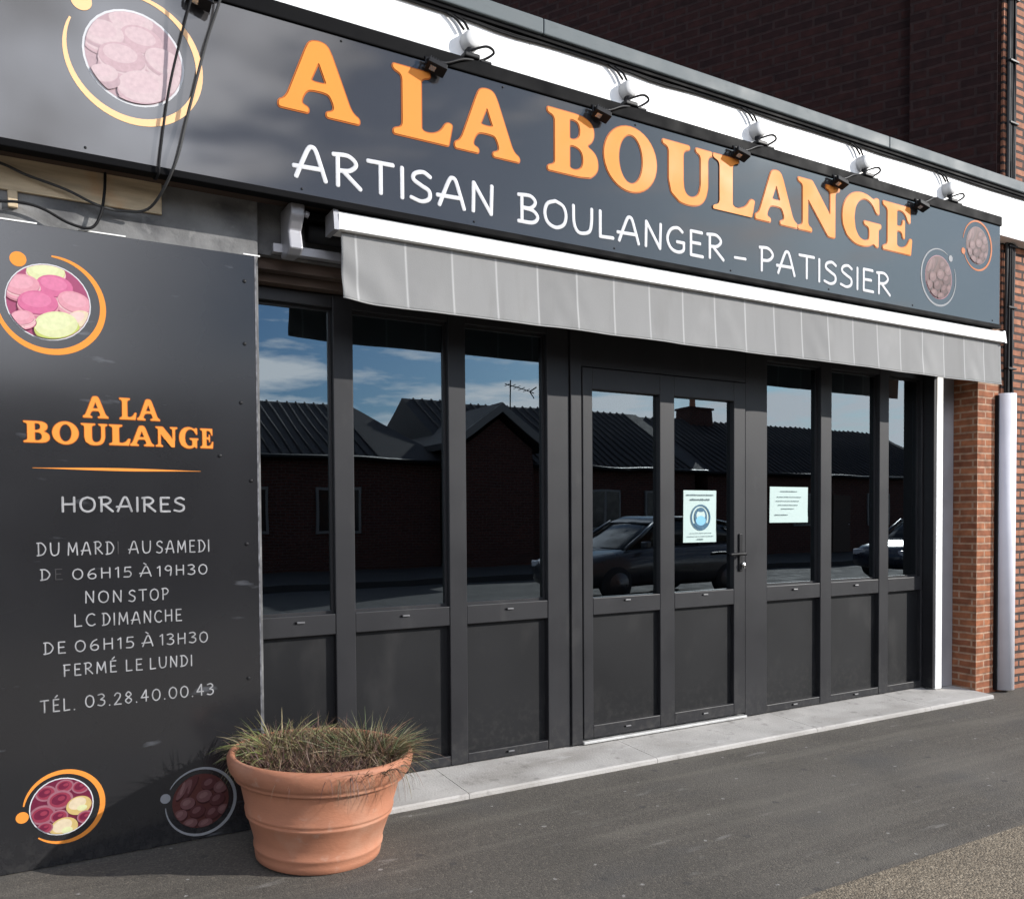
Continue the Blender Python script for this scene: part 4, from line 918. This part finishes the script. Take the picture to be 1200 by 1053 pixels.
# ------------------------------------------------------------------ street opposite, seen in the shop windows
def roof_mb(x0, x1, y0, y1, ze, zr, ov=.3, hip0=0, hip1=0):
    b = MB(); ym = (y0+y1)/2; a, c = x0-ov, x1+ov
    P1, P2, P3, P4 = (a, y1+ov, ze), (c, y1+ov, ze), (c, y0-ov, ze), (a, y0-ov, ze); R1, R2 = (a+hip0, ym, zr), (c-hip1, ym, zr)
    b.face([P1, P2, R2, R1]); b.face([P3, P4, R1, R2]); b.face([P2, P3, R2]); b.face([P4, P1, R1]); b.face([P1, P4, P3, P2])
    # raised courses on the street side
    for k in range(1, 60):
        t_ = k/60; 
    return b
def corrug(x0, x1, y1, ym, ze, zr, step=.28):
    b = MB()
    x = x0
    while x < x1:
        b.tube([(x, y1, ze+.02), (x, ym, zr+.02)], .03, 5); x += step
    return b
def opp_house(x0, x1, y0, y1, h, zr, label, wm, hip0=0, hip1=0, wins_=(), door=None):
    t_ = thing('opposite_house', ((x0+x1)/2, (y0+y1)/2, 0), label, 'house', 'low houses across the street')
    b = MB(); b.box(x0, x1, y0, y1, 0, h); b.build('wall', wm, t_, uv=True)
    r = fixn(roof_mb(x0, x1, y0, y1, h, zr, .3, hip0, hip1).build('roof', tile_m, t_))
    ym = (y0+y1)/2
    corrug(x0+max(hip0, .1), x1-max(hip1, .1), y1+.3, ym, h, zr).build('ridge_tiles', tile_m, r)
    b = MB(); b.tube([(x0-.3, y1+.33, h), (x1+.3, y1+.33, h)], .06, 8); b.build('gutter', dark_metal, r)
    for (a, c, za, zb_) in wins_:
        b = MB(); b.box(a, c, y1-.02, y1+.05, za, zb_, .01); f = b.build('window', whitep_m, t_)
        g = MB(); m = (a+c)/2
        for (p, q) in ((a+.07, m-.04), (m+.04, c-.07)): g.box(p, q, y1+.045, y1+.056, za+.07, zb_-.07)
        g.build('pane', carg_m, f)
    if door:
        b = MB(); b.box(door, door+.95, y1-.02, y1+.06, .02, 2.15, .01); d = b.build('door', timber_m, t_)
        b = MB(); b.tube([(door+.82, y1+.06, 1.05), (door+.82, y1+.11, 1.05)], .02, 8); b.build('handle', grey_metal, d)
    return t_
hA = opp_house(-6, 10.1, -24, -17.2, 2.9, 4.78, 'low hip roofed brick house across the street, mirrored in the left windows', brickh_m, 3.0, 1.7, ((0, 1.4, 1, 2.2), (4, 5.4, 1, 2.2), (6.6, 7.8, 1, 2.2)), 2.2)
hB = opp_house(10.75, 19.3, -24, -17.2, 2.85, 5.08, 'gabled brick house across the street, mirrored near the entrance door', brickh_m, 0, 0, ((15, 16.2, 1, 2.2), (17.2, 18.4, 1, 2.2)), 13.7)
b = MB(); b.box(10.4, 12.6, -17.19, -16.4, 0, 3.3); b.prism([(10.4, 3.3), (12.6, 3.3), (11.5, 4.1)], -17.2, -16.4, 'y'); fixn(b.build('gable_wall', brickh_m, hB, uv=True))
b = MB(); b.prism([(9.9, 3.22), (11.5, 4.36), (13.1, 3.22), (13.1, 3.39), (11.5, 4.52), (9.9, 3.39)], -20.5, -16.2, 'y'); fixn(b.build('gable_roof', tile_m, hB))
b = MB(); b.prism([(9.9, 3.14), (11.5, 4.27), (13.1, 3.14), (13.1, 3.38), (11.5, 4.51), (9.9, 3.38)], -16.19, -16.13, 'y'); fixn(b.build('bargeboard', whitep_m, hB))
hC = opp_house(19.9, 33, -24, -17.2, 2.8, 5.02, 'long low brick house across the street with a chimney, mirrored in the right windows', brickh_m, 0, 0, ((21, 22.2, 1, 2.2), (24, 25.2, 1, 2.2), (28, 29.2, 1, 2.2)), 26)
b = MB(); b.box(21.8, 22.9, -21, -20.2, 4.2, 5.40); b.box(21.75, 22.95, -21.05, -20.15, 5.40, 5.48); ch_ = b.build('chimney', brickh_m, hC, uv=True)
b = MB(); b.lathe([(.14, 5.48), (.12, 5.92), (.16, 5.97), (0, 5.97)], (22.3, -20.6, 0), 14); b.build('chimney_pot', terra_m, ch_)
an = thing('tv_antenna', (13.75, -19.6, 4.3), 'thin television antenna on the gabled roof across the street', 'antenna')
b = MB(); b.tube([(13.75, -19.6, 4.4), (13.75, -19.6, 5.75)], .022, 6); b.build('mast', dark_metal, an)
b = MB(); b.tube([(13.55, -19.6, 5.62), (14.6, -19.6, 5.40)], .018, 6)
for k in range(5):
    x = 13.65+k*.17; z = 5.60-k*.036; b.tube([(x, -19.8, z-.02), (x, -19.4, z+.02)], .012, 5)
for s_ in (-1, 1): b.tube([(14.45, -19.6, 5.43), (14.65, -19.6+s_*.1, 5.42+s_*.17)], .02, 5)
b.build('aerial', dark_metal, an)

def loft(stations, n=16):
    """closed rounded cross-sections along X: (x, halfwidth, zlow, zhigh, roundness)"""
    vs = []; fs = []
    for (x, hw, za, zb_, e_) in stations:
        for k in range(n):
            q = 2*PI*k/n; c, s_ = math.cos(q), math.sin(q)
            vs.append((x, math.copysign(abs(c)**e_, c)*hw, (za+zb_)/2+math.copysign(abs(s_)**e_, s_)*(zb_-za)/2))
    for i in range(len(stations)-1):
        for k in range(n): fs.append((i*n+k, i*n+(k+1) % n, (i+1)*n+(k+1) % n, (i+1)*n+k))
    fs.append(tuple(range(n-1, -1, -1))); fs.append(tuple((len(stations)-1)*n+k for k in range(n)))
    return vs, fs
def car(x0, yc, label, paint, tall=0, flip=1):
    t_ = thing('parked_car', (x0+2.1, yc, -.12), label, 'car', 'cars parked along the street')
    def tr(vs): return [(x0+2.1+flip*(v[0]-2.1), yc+v[1], v[2]-.12) for v in vs]
    vs, fs = loft([(0, .55, .35, .60, .6), (.06, .74, .25, .72, .5), (.35, .84, .22, .80, .4), (1.1, .88, .22, .93, .35), (1.6, .89, .22, .98, .35), (3.3, .89, .22, 1.0, .35), (3.9, .87, .24, .98, .4), (4.15, .78, .30, .92, .5), (4.22, .6, .40, .8, .6)])
    b = MB(); b.mesh(tr(vs), fs, 0, True); body = fixn(b.build('body', paint, t_))
    T_ = 1.47+tall
    vs, fs = loft([(1.05, .70, .80, .94, .5), (1.75, .72, .85, T_-.10, .45), (2.1, .70, .85, T_, .4), (3.1, .68, .85, T_, .4), (3.7, .66, .85, T_-.10, .45), (4.05, .64, .80, .95, .5)])
    b = MB(); b.mesh(tr(vs), fs, 0, True); fixn(b.build('cabin_glass', carg_m, t_))
    vs, fs = loft([(1.72, .66, T_-.13, T_-.09, .5), (2.1, .69, T_-.06, T_+.02, .5), (3.1, .67, T_-.06, T_+.02, .5), (3.72, .62, T_-.13, T_-.08, .5)])
    b = MB(); b.mesh(tr(vs), fs, 0, True)
    for s_ in (-1, 1):
        for (xa, za, xb, zb_) in ((1.05, .92, 1.78, T_-.08), (2.72, .95, 2.72, T_-.03), (4.02, .93, 3.68, T_-.08)): b.tube(tr([(xa, s_*.76, za), ((xa+xb)/2, s_*.74, (za+zb_)/2), (xb, s_*.66, zb_)]), .035, 6)
    fixn(b.build('roof', paint, t_))
    for xw in (.80, 3.42):
        for s_ in (-1, 1):
            c = tr([(xw, s_*.80, .31)])[0]
            b = MB(); b.lathe([(0, -.10), (.20, -.10), (.29, -.09), (.31, -.05), (.31, .05), (.29, .09), (.20, .10), (0, .10)], c, 28, (0, 1, 0)); wl = b.build('wheel', tyre_m, t_)
            b = MB(); b.lathe([(0, .115), (.06, .118), (.08, .108), (.19, .112), (.205, .101)], c, 24, (0, s_, 0)); b.build('rim', rim_m, wl)
    for s_ in (-1, 1):
        c = tr([(.12, s_*.60, .62)])[0]; b = MB(); b.obox(c, (.10, 0, 0), (0, .13, 0), (0, 0, .065), .3); b.build('headlight', lampclr_m, t_)
        c = tr([(4.12, s_*.62, .78)])[0]; b = MB(); b.obox(c, (.07, 0, 0), (0, .10, 0), (0, 0, .09), .3); b.build('taillight', lampred_m, t_)
        c = tr([(1.35, s_*.95, 1.0)])[0]; b = MB(); b.obox(c, (.06, 0, 0), (0, .09, 0), (0, 0, .06), .4); b.build('mirror', paint, t_)
car(8.25, -8.75, 'dark grey car parked across the pavement, mirrored in the entrance door', carw_m)
car(17.3, -8.75, 'dark blue car parked farther right, mirrored in the right hand windows', cars_m)
